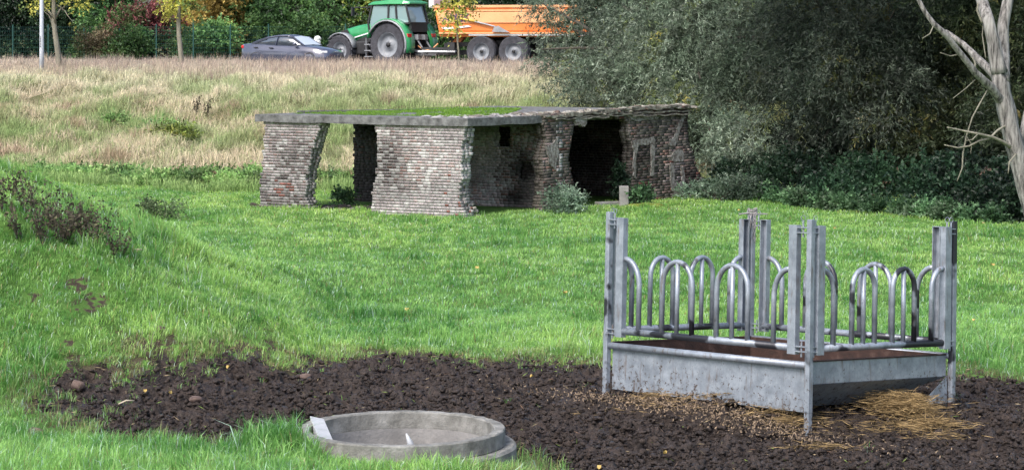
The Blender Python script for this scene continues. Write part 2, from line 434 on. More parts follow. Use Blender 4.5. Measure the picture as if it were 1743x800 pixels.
# ------------------------------------------------------------------ grass
def blades(name, P, h, w, lean, phi, C, mat, **k):
    """two-segment tapered blades. P (n,3), h,w (n), lean (n,2) horizontal tip offset, phi blade facing"""
    n = len(P); P = P.astype(np.float32)
    side = np.stack([np.cos(phi), np.sin(phi), np.zeros(n)], 1)*(w/2)[:, None]
    L = np.concatenate([lean, np.zeros((n, 1))], 1)
    mid = P+L*.32+np.stack([np.zeros(n), np.zeros(n), h*.58], 1)
    drop = np.hypot(lean[:, 0], lean[:, 1])
    tip = P+L+np.stack([np.zeros(n), np.zeros(n), np.maximum(h-.45*drop, h*.35)], 1)
    V = np.stack([P-side, P+side, mid+side*.8, mid-side*.8, tip], 1).reshape(-1, 3)
    b = np.arange(n)[:, None]*5
    loops = np.concatenate([b+np.array([0, 1, 2, 3]), b+np.array([3, 2, 4])], 1)
    sizes = np.tile([4, 3], n)
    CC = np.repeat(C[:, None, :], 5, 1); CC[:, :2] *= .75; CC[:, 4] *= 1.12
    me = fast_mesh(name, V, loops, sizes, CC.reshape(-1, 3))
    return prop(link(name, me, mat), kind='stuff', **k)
def scatter(n, y0, y1, power=1.0, extra=2.6):
    u = rng.random(n); e = power+1
    Y = (y0**e+u*(y1**e-y0**e))**(1/e)
    X = (rng.random(n)*2-1)*(.229*Y+extra)
    return X, Y
HUTP = np.array([(-5.9, 54.7), (-1.0, 52.0), (4.4, 58.0), (-.5, 60.6)])
HF = np.array([(-6.0, 54.55), (-1.03, 51.8), (1.0, 53.7), (-4.0, 56.7)])
def keep_grass(X, Y, mud_edge=.0, ring=True):
    mm = mudmask(X, Y)
    p = 1-ss(-.55, .35, mm-mud_edge)
    k = rng.random(len(X)) < np.maximum(p, .0)
    k &= np.hypot(X-RING.x, Y-RING.y) > .99
    ins = sdist(np.stack([X, Y], 1), HUTP) > .0
    k &= ~ins
    return k
def tuft_field(name, nt, per, y0, y1, power, hh, ww, spread, pal, mat, keep, lean_amt=.5, extra=2.6, **k):
    ym = (y0+y1)/2; nt = int(nt*(.229*ym+2.6)/(.229*ym+1.2))
    X, Y = scatter(nt, y0, y1, power, extra)
    kp = keep(X, Y); X = X[kp]; Y = Y[kp]; n = len(X)
    big = .55+.9*fbm(X*1.3, Y*.9, 51, 3)+.35*rng.random(n)
    m = n*per; ti = np.repeat(np.arange(n), per)
    ang = rng.random(m)*TAU; rad = spread*np.sqrt(rng.random(m))
    bx = X[ti]+rad*np.cos(ang); by = Y[ti]+rad*np.sin(ang)
    bz = terrain(bx, by)-.01-.03*np.clip(mudmask(bx, by)*3, 0, 1)
    h = hh*big[ti]*(.6+.6*rng.random(m)); w = ww*(.7+.6*rng.random(m))
    la = rng.random(m)*TAU; l = h*lean_amt*(.3+rng.random(m))
    ca = .6*np.cos(ang)+.5*np.cos(la); sa = .6*np.sin(ang)+.5*np.sin(la)
    wind = .25*h
    lean = np.stack([ca*l+wind*(fbm(bx*.6, by*.6, 77, 2)*1.6-.5), sa*l], 1)
    C = pal(bx, by, ti, n)
    return blades(name, np.stack([bx, by, bz], 1), h, w, lean, rng.random(m)*math.pi, C, mat, **k)

def pal_lush(x, y, ti, n):
    m = len(x)
    t = .45*fbm(x*.8, y*.45, 61, 4)+.55*fbm(x*4, y*2, 63, 3); b = rng.random(n)[ti]; r = rng.random(m)
    g = np.array([.32, .57, .15]); d = np.array([.10, .29, .06]); l = np.array([.46, .70, .28]); blue = np.array([.50, .68, .56])
    C = d+(g-d)*np.clip((t-.33)*3.2, 0, 1)[:, None]
    C = C+(l-C)*((b > .7)*(b-.7)*1.6)[:, None]
    C = np.where((r > .945)[:, None], blue, C)  # bluish highlights painted onto a few blades
    C = np.where((r < .035)[:, None], np.array([.30, .26, .12]), C)
    yl = ss(.42, .62, fbm(x*.3+4, y*.16, 65, 3))[:, None]*.5; C = C*(1+np.array([.55, .28, .25])*yl)
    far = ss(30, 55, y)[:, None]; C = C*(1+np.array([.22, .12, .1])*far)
    e = np.clip(1-np.abs(mudmask(x, y)+.1)/.5, 0, 1)[:, None]*.6
    e = e*(rng.random((m, 1)) < .5)*1.3
    C = C*(1-e)+np.array([.30, .23, .13])*e
    return C*(.75+.5*rng.random((m, 1)))
kg = lambda X, Y: keep_grass(X, Y)
def bare(X, Y): return rng.random(len(X)) > bare_amt(X, Y)*1.15
tuft_field('grass', 21000, 13, 14.6, 22.5, 1, .085, .0062, .06, pal_lush, M_grass, lambda X, Y: kg(X, Y) & bare(X, Y), .85)
tuft_field('grass', 26000, 11, 22.5, 31, 1, .08, .0075, .065, pal_lush, M_grass, lambda X, Y: kg(X, Y) & bare(X, Y), .9)
tuft_field('grass', 42000, 9, 31, 66, .6, .075, .011, .12, pal_lush, M_grass,
           lambda X, Y: kg(X, Y) & (Y < foot_y(X)+2) , 1.0)
# long tufts on the near bank, in front of the concrete ring
def near_keep(X, Y):
    return kg(X, Y) & (X < .6) & (Y < 19.3) & (rng.random(len(X)) < ss(.38, .6, fbm(X*1.5, Y*1.5, 91, 3)))
tuft_field('tall_grass', 7000, 16, 15.0, 19.3, 1, .15, .007, .07, pal_lush, M_grass, near_keep, .75)
def rank_keep(X, Y): return kg(X, Y) & (Y < foot_y(X)) & (rng.random(len(X)) < ss(.57, .66, fbm(X*.9+3, Y*.5, 97, 4)))
def pal_rank(x, y, ti, n): return pal_lush(x, y, ti, n)*np.array([.62, .74, .62])
tuft_field('tall_grass', 9000, 13, 26, 62, .8, .15, .012, .13, pal_rank, M_grass, rank_keep, .9)
def coarse_keep(X, Y):
    return kg(X, Y) & (rng.random(len(X)) < ss(.55, .66, fbm(X*1.1, Y*.8, 95, 3)))
tuft_field('tall_grass', 9000, 14, 19, 30, 1, .17, .008, .08, pal_lush, M_grass, coarse_keep, .8)
# long overhanging tufts pressed against the near-left side of the ring
n = 5200; a = np.radians(rng.uniform(172, 300, n)); rr0 = .99+rng.random(n)**1.5*.5; bx = RING.x+rr0*np.cos(a); by = RING.y+rr0*np.sin(a)
hh = (.10+.17*np.exp(-((np.degrees(a)-208)/22)**2))*(.5+.9*rng.random(n))*(.7+.6*vn(bx*7, by*7, 8))
blades('tall_grass', np.stack([bx, by, terrain(bx, by)-.01], 1), hh, .0075*(.6+.8*rng.random(n)), rng.normal(size=(n, 2))*(.4*hh)[:, None], rng.random(n)*3.14, pal_lush(bx, by, np.arange(n)//12, n), M_grass)
# sparse blades standing in the mud
tuft_field('grass', 2600, 8, 16, 27, 1, .065, .006, .035, pal_lush, M_grass, lambda X, Y: (mudmask(X, Y) > -.2) & (rng.random(len(X)) < (.2+.8*ss(-1.8, -3.2, X))*(1-.93*ss(0, 1.0, mudmask(X, Y)))) & (np.hypot(X-RING.x, Y-RING.y) > 1), .9)

def bank_t(X, Y): return (Y-foot_y(X))/(crest_y(X)-foot_y(X))
def pal_bank(x, y, ti, n):
    m = len(x); t = bank_t(x, y); u = .6*fbm(x*.35, y*.22, 101, 4)+.4*fbm(x*1.8, y*.8, 109, 3); v = fbm(x*.9+5, y*.5, 103, 3); b = rng.random(n)[ti]
    straw = np.array([.67, .56, .40]); pale = np.array([.73, .67, .50]); brown = np.array([.40, .28, .20]); olive = np.array([.30, .38, .16]); gr = np.array([.27, .38, .14]); pink = np.array([.54, .45, .39])
    C = olive+(straw-olive)*ss(.40, .62, u+.35*(b-.5))[:, None]
    C = C+(brown-C)*(ss(.58, .7, v)*.75*(1-ss(.5, .8, t)))[:, None]
    C = C+(pale-C)*(ss(.45, .75, t)*.6)[:, None]
    gp = .75*ss(.54, .66, fbm(x*.55+9, y*.35, 107, 4)+.3*(b-.5))*(1-ss(.7, .9, t))
    C = C+(gr-C)*(gp*.9)[:, None]
    C = C+(gr*1.1-C)*(1-ss(.0, .07, t+.12*(v-.5)))[:, None]
    C = C+(pink-C)*(ss(.8, .95, t+.1*(v-.5))*.75)[:, None]
    return C*(.8+.7*rng.random((m, 1)))
def bank_keep(X, Y):
    k = (Y > foot_y(X)-1.2+1.2*(vn(X*.7, Y*0, 5)-.5)) & (X < 12) & (((Y-R0.y)*RN.y+(X-R0.x)*RN.x) < -2.3)
    return k
tuft_field('tall_dry_grass', 36000, 10, 58, 104, .6, .36, .016, .20, pal_bank, M_dry, bank_keep, 1.25)
# seed-headed stalks along the crest
def pal_seed(x, y, ti, n):
    m = len(x); b = rng.random(n)[ti][:, None]
    C = np.array([.42, .31, .28])*(1-b)+np.array([.66, .56, .42])*b
    return C*(.6+.7*rng.random((m, 1)))
tuft_field('seed_head_grass', 11000, 7, 82, 104, 1, .50, .016, .14, pal_seed, M_dry, lambda X, Y: bank_keep(X, Y) & (bank_t(X, Y) > .80), .30)
# verge beyond the road
tuft_field('verge_grass', 9000, 6, 100, 150, .5, .16, .03, .15, pal_bank, M_dry, lambda X, Y: (((Y-R0.y)*RN.y+(X-R0.x)*RN.x) > 9) & (X < 8), .4)

# ------------------------------------------------------------------ foliage
def leaf_mesh(name, P, D, L, Wd, C):
    """diamond leaves folded on the midrib: P base, D unit direction, L length, Wd width"""
    n = len(P); R = rng.normal(size=(n, 3)); S = np.cross(D, R); S /= np.linalg.norm(S, axis=1)[:, None]+1e-9
    s = S*(Wd/2)[:, None]; mid = P+D*(L*.45)[:, None]
    V = np.stack([P, mid+s, P+D*L[:, None], mid-s], 1).reshape(-1, 3)
    loops = (np.arange(n)[:, None]*4+np.arange(4)).ravel()
    CC = np.repeat(C[:, None, :], 4, 1).reshape(-1, 3)
    return fast_mesh(name, V, loops, np.full(n, 4), CC)
def sprays(lobes, ntw, nl, tlen, L, Wd, droop, pal, shell=.45, ups=.2, floor=None, sub=0):
    """twigs with leaves inside ellipsoid lobes [(cx,cy,cz,rx,ry,rz,weight,shade)]"""
    lob = np.array([l[:6] for l in lobes], float); w = np.array([l[6] if len(l) > 6 else 1 for l in lobes], float)
    if sub:
        nb = []; nbw = []
        for li0, l_ in enumerate(lob):
            for j in range(sub):
                dd = rng.normal(size=3); dd /= np.linalg.norm(dd); f = .38+.3*rng.random()
                nbw.append(w[li0]); nb.append([*(l_[:3]+dd*l_[3:6]*(.35+.55*rng.random())), *(l_[3:6]*f*(.8+.5*rng.random(3)))])
        lob = np.array(nb); w = np.array(nbw)
    vol = (lob[:, 3]*lob[:, 4]*lob[:, 5])**(2/3)*w
    li = rng.choice(len(lob), ntw, p=vol/vol.sum())
    d = rng.normal(size=(ntw, 3)); d /= np.linalg.norm(d, axis=1)[:, None]
    r = rng.random(ntw)**shell
    # lumpy lobes: pull radius with noise so that the outline has bays and tips
    q = .55+.85*fbm(d[:, 0]*2.2+li*3.1, d[:, 2]*2.2+d[:, 1]*1.7, 131, 3)
    c = lob[li, :3]+d*lob[li, 3:6]*(r*q)[:, None]
    if floor is not None:
        c[:, 2] = np.maximum(c[:, 2], terrain(c[:, 0], c[:, 1])+floor)
    dr = d+rng.normal(size=(ntw, 3))*.6; dr[:, 2] += ups; dr /= np.linalg.norm(dr, axis=1)[:, None]
    tl = tlen*(.5+rng.random(ntw))
    ti = np.repeat(np.arange(ntw), nl); t = np.tile(np.linspace(.05, 1, nl), ntw)+rng.normal(size=ntw*nl)*.05
    P = c[ti]+dr[ti]*(tl[ti]*t)[:, None]; P[:, 2] -= droop*tl[ti]*t*t
    tang = dr[ti].copy(); tang[:, 2] -= 2*droop*t
    D = tang*.8+rng.normal(size=P.shape)*.65; D /= np.linalg.norm(D, axis=1)[:, None]
    C = pal(P, ti, ntw, li, rng.random(ntw))*(.38+1.3*rng.random(len(lob))**1.4)[li][ti][:, None]
    n = len(P)
    return P, D, L*(.6+.8*rng.random(n)), Wd*(.6+.8*rng.random(n)), C
def palette(cols, w, var=.35, big=.22, seed=0, gain=1.5):
    cols = np.array(cols); w = np.array(w)/sum(w); cw = np.cumsum(w)
    def f(P, ti, ntw, li, tr, gain=gain):
        u = np.clip(fbm(P[:, 0]*big*4+seed, P[:, 2]*big*4+P[:, 1]*big*2, 141+seed, 3)*1.9-.45, 0, .999)
        u = np.clip(.6*u+.4*tr[ti], 0, .999)
        k = np.searchsorted(cw, u).clip(0, len(cols)-1)
        return cols[k]*gain*(1-var/2+var*rng.random((len(P), 1)))*(.85+.3*tr[ti][:, None])
    return f
def limbs(mb, base, tips, r0, wob=.25):
    base = Vector(base)
    for t in tips:
        t = Vector(t); pts = []; n = 7
        for i in range(n+1):
            s = i/n; p = base.lerp(t, s); a = math.sin(s*math.pi)*wob
            p += Vector((random.uniform(-1, 1)*a*.4, random.uniform(-1, 1)*a*.4, a*.9)); pts.append(p)
        mb.tube(pts, [r0*(1-.86*i/n) for i in range(n+1)], 6)
def tree(name, base, height, tr, lobes, lab, cat, pal, ntw, nl, tlen, L, Wd, droop=.2, group=None, bark=None, inner=0, ups=.2, shell=.45, trunk_top=None, twig_tubes=24, sub=0):
    root = empty(name, base, lab, cat, group)
    mb = MB(); b = Vector(base); top = Vector(trunk_top) if trunk_top else b+Vector((random.uniform(-.3, .3), 0, height*.62))
    n = 8; mb.tube([b.lerp(top, i/n)+Vector((math.sin(i*1.3)*.05, math.cos(i*1.7)*.05, -.15 if i == 0 else 0)) for i in range(n+1)], [tr*(1.25 if i == 0 else 1-.55*i/n) for i in range(n+1)], 9)
    tips = [Vector(l[:3])+Vector((random.uniform(-.5, .5)*l[3], random.uniform(-.5, .5)*l[4], random.uniform(-.3, .6)*l[5])) for l in lobes]
    random.shuffle(tips)
    for t in tips[:twig_tubes]:
        s = random.uniform(.3, 1); limbs(mb, b.lerp(top, s), [t], tr*.42)
    mb.build('trunk', bark or M_barkd, root, True)
    A = sprays(lobes, ntw, nl, tlen, L, Wd, droop, pal, shell, ups, floor=.05, sub=sub)
    if inner:
        li_ = [(l[0], l[1], l[2], l[3]*.8, l[4]*.8, l[5]*.8) for l in lobes]
        B = sprays(li_, inner, 8, tlen, L*1.5, Wd*2.2, droop, pal, .9, ups, floor=.05)
        A = [np.concatenate([a, b_]) for a, b_ in zip(A, B)]
    me = leaf_mesh('crown', *A); link('crown', me, M_leaf, root)
    return root
def gz(X, Y): return float(terrain(np.array([X]), np.array([Y]))[0])
def lobes_px(lst):     # (px,py,Y, rx,ry,rz)  -> world lobes
    out = []
    for l in lst:
        p = W(l[0], l[1], l[2]); out.append((p.x, p.y, p.z, *l[3:]))
    return out

sage = palette([(.075, .105, .07), (.11, .145, .10), (.17, .205, .155), (.13, .16, .06), (.24, .21, .06)], [3, 4, 3, 1.8, .4], .6, .3, 1, 1.45)
sage2 = palette([(.05, .075, .05), (.085, .115, .08), (.14, .17, .125), (.10, .12, .04), (.2, .17, .05)], [4, 4, 2, 1.6, .3], .5, .3, 4, .68)
olive = palette([(.035, .055, .03), (.06, .085, .04), (.10, .12, .05), (.2, .17, .05)], [4, 4, 2, .4], .5, .3, 7, .8)
# big willow in front of the road: hangs over the trailer, behind the ruin
W1 = lobes_px([(965, 30, 72, 1.2, 1.2, 1.0, .45), (1020, -30, 72, 1.9, 1.5, 1.3, .6), (985, 110, 70, 1.25, 1.4, .8, .6), (925, 88, 70, .6, .7, .6, .45), (1040, 70, 69, 1.5, 1.6, 1.3), (1000, 150, 67, 1.2, 1.2, .8),
               (1060, 150, 66, 1.4, 1.4, 1.0), (1120, 60, 66, 1.7, 1.7, 1.5), (1110, -40, 68, 2.3, 2, 2), (1150, 140, 65, 1.4, 1.4, 1.1), (1200, 40, 65, 1.8, 1.7, 1.7), (1230, 160, 63.5, 1.5, 1.4, 1.4),
               (1210, -60, 67, 2.3, 2, 2), (1290, 100, 63, 1.6, 1.6, 1.5), (1260, 235, 61.5, 1.1, 1.1, 1.0), (1300, -20, 65, 2.2, 2, 1.8), (1225, 250, 62, .7, .8, .9), (1180, 200, 63.5, 1.0, 1.0, .9),
               (915, 10, 73, .6, .7, .5, .35), (1085, 195, 65, 1.0, .8, .6), (1285, 285, 60, .7, .8, .7)])
tree('willow_tree', (W(1185, 200, 66).x, 67, gz(5.5, 67)-.1), 6, .28, W1, 'large grey green willow spreading behind the ruin and over the orange trailer', 'tree', sage, 15000, 15, .42, .115, .023, .45, bark=M_barkd, inner=1600, sub=11)
W2 = lobes_px([(1370, 60, 61, 1.7, 1.5, 1.5), (1440, 130, 59, 1.7, 1.5, 1.3), (1380, 190, 60, 1.3, 1.3, 1.1), (1500, 60, 59, 1.7, 1.6, 1.5), (1250, -190, 60, 3, 2.6, 1.6), (1440, -170, 57, 3, 2.6, 1.6), (1620, -180, 55, 3, 2.4, 1.6), (1440, -30, 62, 2.2, 2, 1.7), (1480, 200, 58, 1.3, 1.2, .9), (1350, 270, 60, .9, 1, .7),  # the large high lobes are unseen overhang, added to shade the wood below
               (1540, 150, 58, 1.1, 1.1, 1.0), (1560, -30, 61, 2, 2, 1.6), (1400, 250, 59.5, 1, 1, .6)])
tree('willow_tree', (W(1430, 200, 63).x, 63, gz(9, 63)-.1), 6, .25, W2, 'darker willow growing above the brambles, between large willow and bare tree', 'tree', sage2, 9500, 15, .42, .12, .025, .45, bark=M_barkd, inner=1600, sub=11)
W3 = lobes_px([(1640, 40, 60, 1.5, 1.5, 1.3), (1700, -10, 58, 1.6, 1.6, 1.4), (1770, 90, 57, 1.8, 1.6, 1.8), (1730, 220, 55, 1.1, 1.1, 1.2), (1600, 90, 61, 1.1, 1.1, .9), (1640, 215, 58, 1.1, 1.0, .8), (1560, 240, 58, 1.0, 1.0, .7), (1850, 150, 56, 1.6, 1.6, 2)])
tree('dense_tree', (W(1760, 200, 60).x, 60, gz(14, 60)-.1), 6, .2, W3, 'dark leafy tree behind the bare pale trunk at the edge of the brambles', 'tree', olive, 6500, 13, .4, .12, .035, .3, bark=M_barkd, inner=1000, sub=10)
# trees farther back that close the wood
darkp = palette([(.03, .05, .025), (.055, .085, .035), (.09, .12, .05)], [4, 4, 2], .4, .3, 9, .5)
for i, (px, Y, r, lab) in enumerate([(1120, 84, 3.6, 'shadowy tree far behind the big willow at the road end'), (1300, 78, 3.6, 'shadowy tree seen between the two willows'), (1480, 74, 3.4, 'shadowy tree behind the darker willow'), (1640, 74, 3.2, 'shadowy tree in the wood behind the bare pale tree'), (1810, 72, 3.6, 'shadowy tree at the wood edge right of the bare pale tree')]):
    c = W(px, 60, Y); g = gz(c.x, Y)
    lb = [(c.x+random.uniform(-1.5, 1.5), Y+random.uniform(-1, 1), g+1+k*1.1, r*random.uniform(.6, .95), 2.2, 1.6) for k in range(7)]
    tree('dense_tree', (c.x, Y, g-.1), 8, .2, lb, lab, 'tree', darkp, 3600, 9, .6, .22, .10, .3, 'trees closing the wood', inner=900)

# hedge trees behind the fence beyond the road
gr1 = palette([(.035, .08, .03), (.07, .15, .05), (.12, .22, .07), (.2, .28, .08)], [3, 4, 3, 1], .4, .3, 11, 1.15)
grd = palette([(.015, .035, .018), (.03, .06, .03), (.05, .09, .04)], [4, 3, 1.5], .4, .3, 13)
redp = palette([(.10, .03, .035), (.18, .06, .06), (.08, .10, .04), (.25, .12, .10)], [2, 2, 3, 1.5], .4, .3, 15, 1.1)
ochre = palette([(.22, .16, .05), (.33, .24, .07), (.16, .17, .05), (.40, .25, .09)], [3, 4, 2, 1], .4, .3, 17, 1.1)
yelg = palette([(.12, .17, .05), (.2, .26, .06), (.30, .31, .08)], [3, 4, 2], .4, .3, 19, 1.2)
bg = [(-40, 136, 3.2, 5.5, grd, 'dark green tree behind the fence at the very left edge'), (45, 137, 2.6, 6.0, grd, 'dark green tree behind the fence, just left of the grey lamp post'),
      (120, 136, 2.4, 6.5, grd, 'dark green tree behind the left yellow leaved roadside tree'), (185, 133, 2.2, 5.4, gr1, 'mid green tree behind the fence, left of the dark red shrub'),
      (330, 137, 2.2, 5.6, ochre, 'ochre autumn tree behind the fence, right of the reddish shrub'), (385, 133, 2.0, 4.9, ochre, 'tawny autumn tree behind the fence above the rear of the dark car'),
      (440, 134, 2.2, 6.2, gr1, 'green tree behind the fence above the dark car roof'), (500, 132, 2.2, 6.3, gr1, 'green tree behind the fence above the dark car windscreen'),
      (560, 130, 2.3, 6.6, gr1, 'green tree directly left of the tractor cab'), (640, 130, 2.3, 6.2, yelg, 'yellow green tree showing over the tractor cab roof'),
      (715, 127, 2.2, 6.6, gr1, 'green tree between the tractor cab and the orange trailer'), (800, 126, 2.4, 6.4, gr1, 'green tree above the front of the orange trailer'), (890, 124, 2.5, 6.6, grd, 'dark tree above the middle of the orange trailer'),
      (980, 122, 2.6, 6.6, grd, 'dark tree above the rear of the orange trailer')]
for px, Y, r, h, pl, lab in bg:
    c = W(px, 60, Y); g = 2.13
    lb = [(c.x+random.uniform(-.9, .9)*r*.6, Y+random.uniform(-1, 1), g+.7+(h+1.5)*(k/8), r*random.uniform(.65, 1.0), 1.6, 1.25) for k in range(9)]
    tree('hedge_tree', (c.x, Y, g-.1), h+1, .14, lb, lab, 'tree', pl, 2300, 8, .5, .17, .10, .15, 'trees behind the roadside fence', inner=350, twig_tubes=9)
def shrub(name, px, py, Y, w, h, pal, ntw, nl, L, Wd, lab, cat='shrub', group=None, tl=.25, droop=.15, base=None):
    c = W(px, py, Y); g = gz(c.x, Y) if base is None else base
    root = empty(name, (c.x, Y, g), lab, cat, group)
    lb = [(c.x+random.uniform(-.5, .5)*w, Y+random.uniform(-.3, .3)*w, g+h*random.uniform(.25, .7), w*.34, w*.3, h*.38) for _ in range(6)]
    mb = MB(); limbs(mb, (c.x, Y, g-.03), [Vector(l[:3])+Vector((0, 0, h*.2)) for l in lb], .012+.01*w, .05); mb.build('stem', M_barkd, root)
    me = leaf_mesh('leaves', *sprays(lb, ntw, nl, tl, L, Wd, droop, pal, .5, .4, floor=.02)); link('leaves', me, M_leaf, root)
    return root
shrub('red_shrub', 262, 80, 131, 3.4, 3.6, redp, 1800, 8, .16, .10, 'dark red leaved shrub behind the fence beside the right roadside tree', tl=.4, base=2.13)
shrub('green_shrub', 205, 90, 129, 2.4, 2.2, gr1, 900, 8, .15, .10, 'low green shrub behind the fence left of the red shrub', tl=.4, base=2.13)
shrub('brown_shrub', 165, 88, 129.5, 1.6, 1.9, palette([(.16, .13, .08), (.1, .12, .05), (.2, .17, .1)], [2, 2, 1]), 700, 8, .13, .07, 'thin brownish bush behind the fence between lamp post and red shrub', tl=.4, base=2.13)
shrub('green_shrub', 360, 90, 129, 3.6, 2.2, gr1, 1100, 8, .15, .10, 'dark green shrub behind the fence left of the dark car', tl=.4, base=2.13)
shrub('green_shrub', 545, 88, 124, 2.6, 3.0, gr1, 1300, 8, .14, .10, 'leafy green shrub behind the white covered post', tl=.4, base=2.13)

# ------------------------------------------------------------------ undergrowth along the wood
bram = palette([(.018, .045, .024), (.035, .08, .04), (.06, .12, .06), (.12, .08, .06)], [4, 4, 2, .5], .5, .5, 21, .62)
bl = []
for i in range(56):
    px = random.uniform(1225, 1990); u = random.random()
    Yb = np.interp(px, [1225, 1400, 1743, 1850, 2000], [59, 55, 48.6, 47.5, 46])+u*8.5+.6
    X = (px-CX)/FP*Yb; g = gz(X, Yb); bl.append((X, Yb, g+.15+.35*random.random(), random.uniform(.8, 1.3), random.uniform(.8, 1.2), random.uniform(.45, .8)+.25*u))
A = sprays(bl, 19000, 11, .35, .10, .065, .35, bram, .35, .5, floor=.03)
prop(link('bramble_undergrowth', leaf_mesh('bramble_undergrowth', *A), M_leaf), kind='stuff')
nett = palette([(.05, .11, .05), (.085, .16, .075), (.15, .22, .13)], [3, 4, 2], .45, .5, 23, 1.25)
nl_ = []
weedp = palette([(.09, .17, .06), (.15, .25, .08), (.24, .31, .13), (.22, .15, .10)], [3, 4, 2, .7], .4, .5, 33, 1.45)
for i in range(74):
    if i < 34:
        px = random.uniform(1190, 1745); Yb = np.interp(px, [1190, 1250, 1400, 1743, 1850], [58.2, 57.8, 54.2, 48.2, 47])+random.random()*.5; s = random.uniform(.16, .34); hz = .10
    else:
        px = random.uniform(60, 610); Yb = float(foot_y((px-CX)/FP*62))+random.uniform(-.2, 1.9); s = random.uniform(.3, .65); hz = .1
    X = (px-CX)/FP*Yb; nl_.append((X, Yb, gz(X, Yb)+hz, s, s*.8, .2))
A = sprays(nl_[:34], 3800, 9, .2, .085, .05, .1, nett, .6, .8, floor=.02)
A2 = sprays(nl_[34:], 4800, 9, .2, .085, .05, .1, weedp, .6, .8, floor=.02); A = [np.concatenate(z_) for z_ in zip(A, A2)]
prop(link('nettle_undergrowth', leaf_mesh('nettle_undergrowth', *A), M_leaf), kind='stuff')
greyp = palette([(.07, .11, .075), (.12, .17, .12), (.19, .24, .18)], [3, 4, 2], .4, .5, 25)
shrub('leafy_bush', 961, 330, 52.6, .75, .62, greyp, 420, 9, .06, .03, 'grey green bush at the foot of the brick pier left of the doorway', tl=.18)
shrub('leafy_bush', 1098, 322, 55.2, .5, .42, nett, 200, 8, .07, .045, 'small green bush in front of the wall right of the doorway', tl=.15)
shrub('leafy_bush', 1225, 322, 56.8, 1.5, .62, greyp, 700, 9, .07, .035, 'wide grey green bush beside the broken right end of the ruin', tl=.2)
shrub('leafy_bush', 278, 352, 51, .75, .46, palette([(.09, .13, .06), (.15, .2, .09), (.2, .14, .1)], [3, 3, 1]), 260, 8, .055, .03, 'small isolated green bush in the meadow left of the ruin', tl=.15)
shrub('leafy_bush', 588, 345, 55.5, .5, .4, nett, 160, 8, .06, .04, 'little weed bush growing inside the left opening of the ruin', tl=.15)
shrub('climbing_plant', 1056, 285, 55.6, .25, 1.1, bram, 260, 8, .06, .05, 'dark ivy climbing the right jamb of the black doorway', cat='ivy', tl=.12)
for px, py, Y, s, lab in ((285, 205, 76, 1.3, 'broad leaved green weed clump on the bank, left of the rest'), (300, 222, 73, 1.6, 'yellow green weed clump on the bank above the meadow'), (200, 190, 79, .9, 'small dark green weed clump high on the bank')):
    shrub('weed_clump', px, py, Y, s*.8, .36, yelg if px == 300 else weedp, 240, 8, .12, .05, lab, cat='weeds', tl=.3)

# dead brown dock plants on the knoll
def dock(seed):
    R = random.Random(seed); root = empty('dead_dock_plant', (0, 0, 0)); mb = MB(); P = []; 
    for s in range(7):
        a = R.uniform(0, TAU); h = R.uniform(.3, .62); sp = R.uniform(.05, .22)
        pts = [Vector((math.cos(a)*sp*(i/5)**1.2, math.sin(a)*sp*(i/5)**1.2, h*i/5)) for i in range(6)]
        mb.tube(pts, [.0045*(1-.12*i) for i in range(6)], 5)
        for k in range(15):
            q = R.uniform(.3, 1)*5; i = min(int(q), 4); P.append(pts[i].lerp(pts[i+1], q-i)+Vector((R.gauss(0, .02), R.gauss(0, .02), R.gauss(0, .01))))
    mb.build('stem', M_barkd, root)
    P = np.array(P); n = len(P); D = rng.normal(size=(n, 3)); D[:, 2] -= .6; D /= np.linalg.norm(D, axis=1)[:, None]
    C = np.array([.085, .072, .052])*(.5+1.3*rng.random((n, 1)))+np.where(rng.random((n, 1)) > .85, 1, 0)*np.array([.06, .07, .02])
    link('leaves', leaf_mesh('leaves', P, D, .045*(.6+rng.random(n)), .028*(.6+rng.random(n)), C), M_dry, root)
    return root
protos = [dock(s) for s in range(4)]
spots = [(4, 338), (20, 350), (40, 340), (58, 350), (72, 362), (90, 358), (104, 366), (118, 380), (130, 370), (142, 384), (152, 378), (165, 392), (178, 396), (196, 402), (208, 410), (30, 366), (84, 378), (126, 392), (62, 334), (108, 348)]
for i, (px, py) in enumerate(spots):
    o = protos[i] if i < 4 else copy_tree(protos[i % 4])
    Y = 26.2+random.uniform(-.5, .9); X = (px-CX)/FP*Y
    o.location = (X, Y, gz(X, Y)-.02); o.rotation_euler.z = random.uniform(0, TAU); s = random.uniform(.65, 1.05); o.scale = (s, s, s)
    prop(o, 'withered dark brown dock plant standing on the grassy knoll', 'dead plant', 'withered docks on the left knoll')
for px, Y, lab in ((333, 80, 'tall rust brown dock stalk on the dry bank, left one of two'), (351, 79.5, 'tall rust brown dock stalk on the dry bank, right one of two')):
    o = copy_tree(protos[1]); X = (px-CX)/FP*Y; o.location = (X, Y, gz(X, Y)); o.scale = (1.3, 1.3, 1.9); prop(o, lab, 'dead plant', 'dock stalks on the bank')

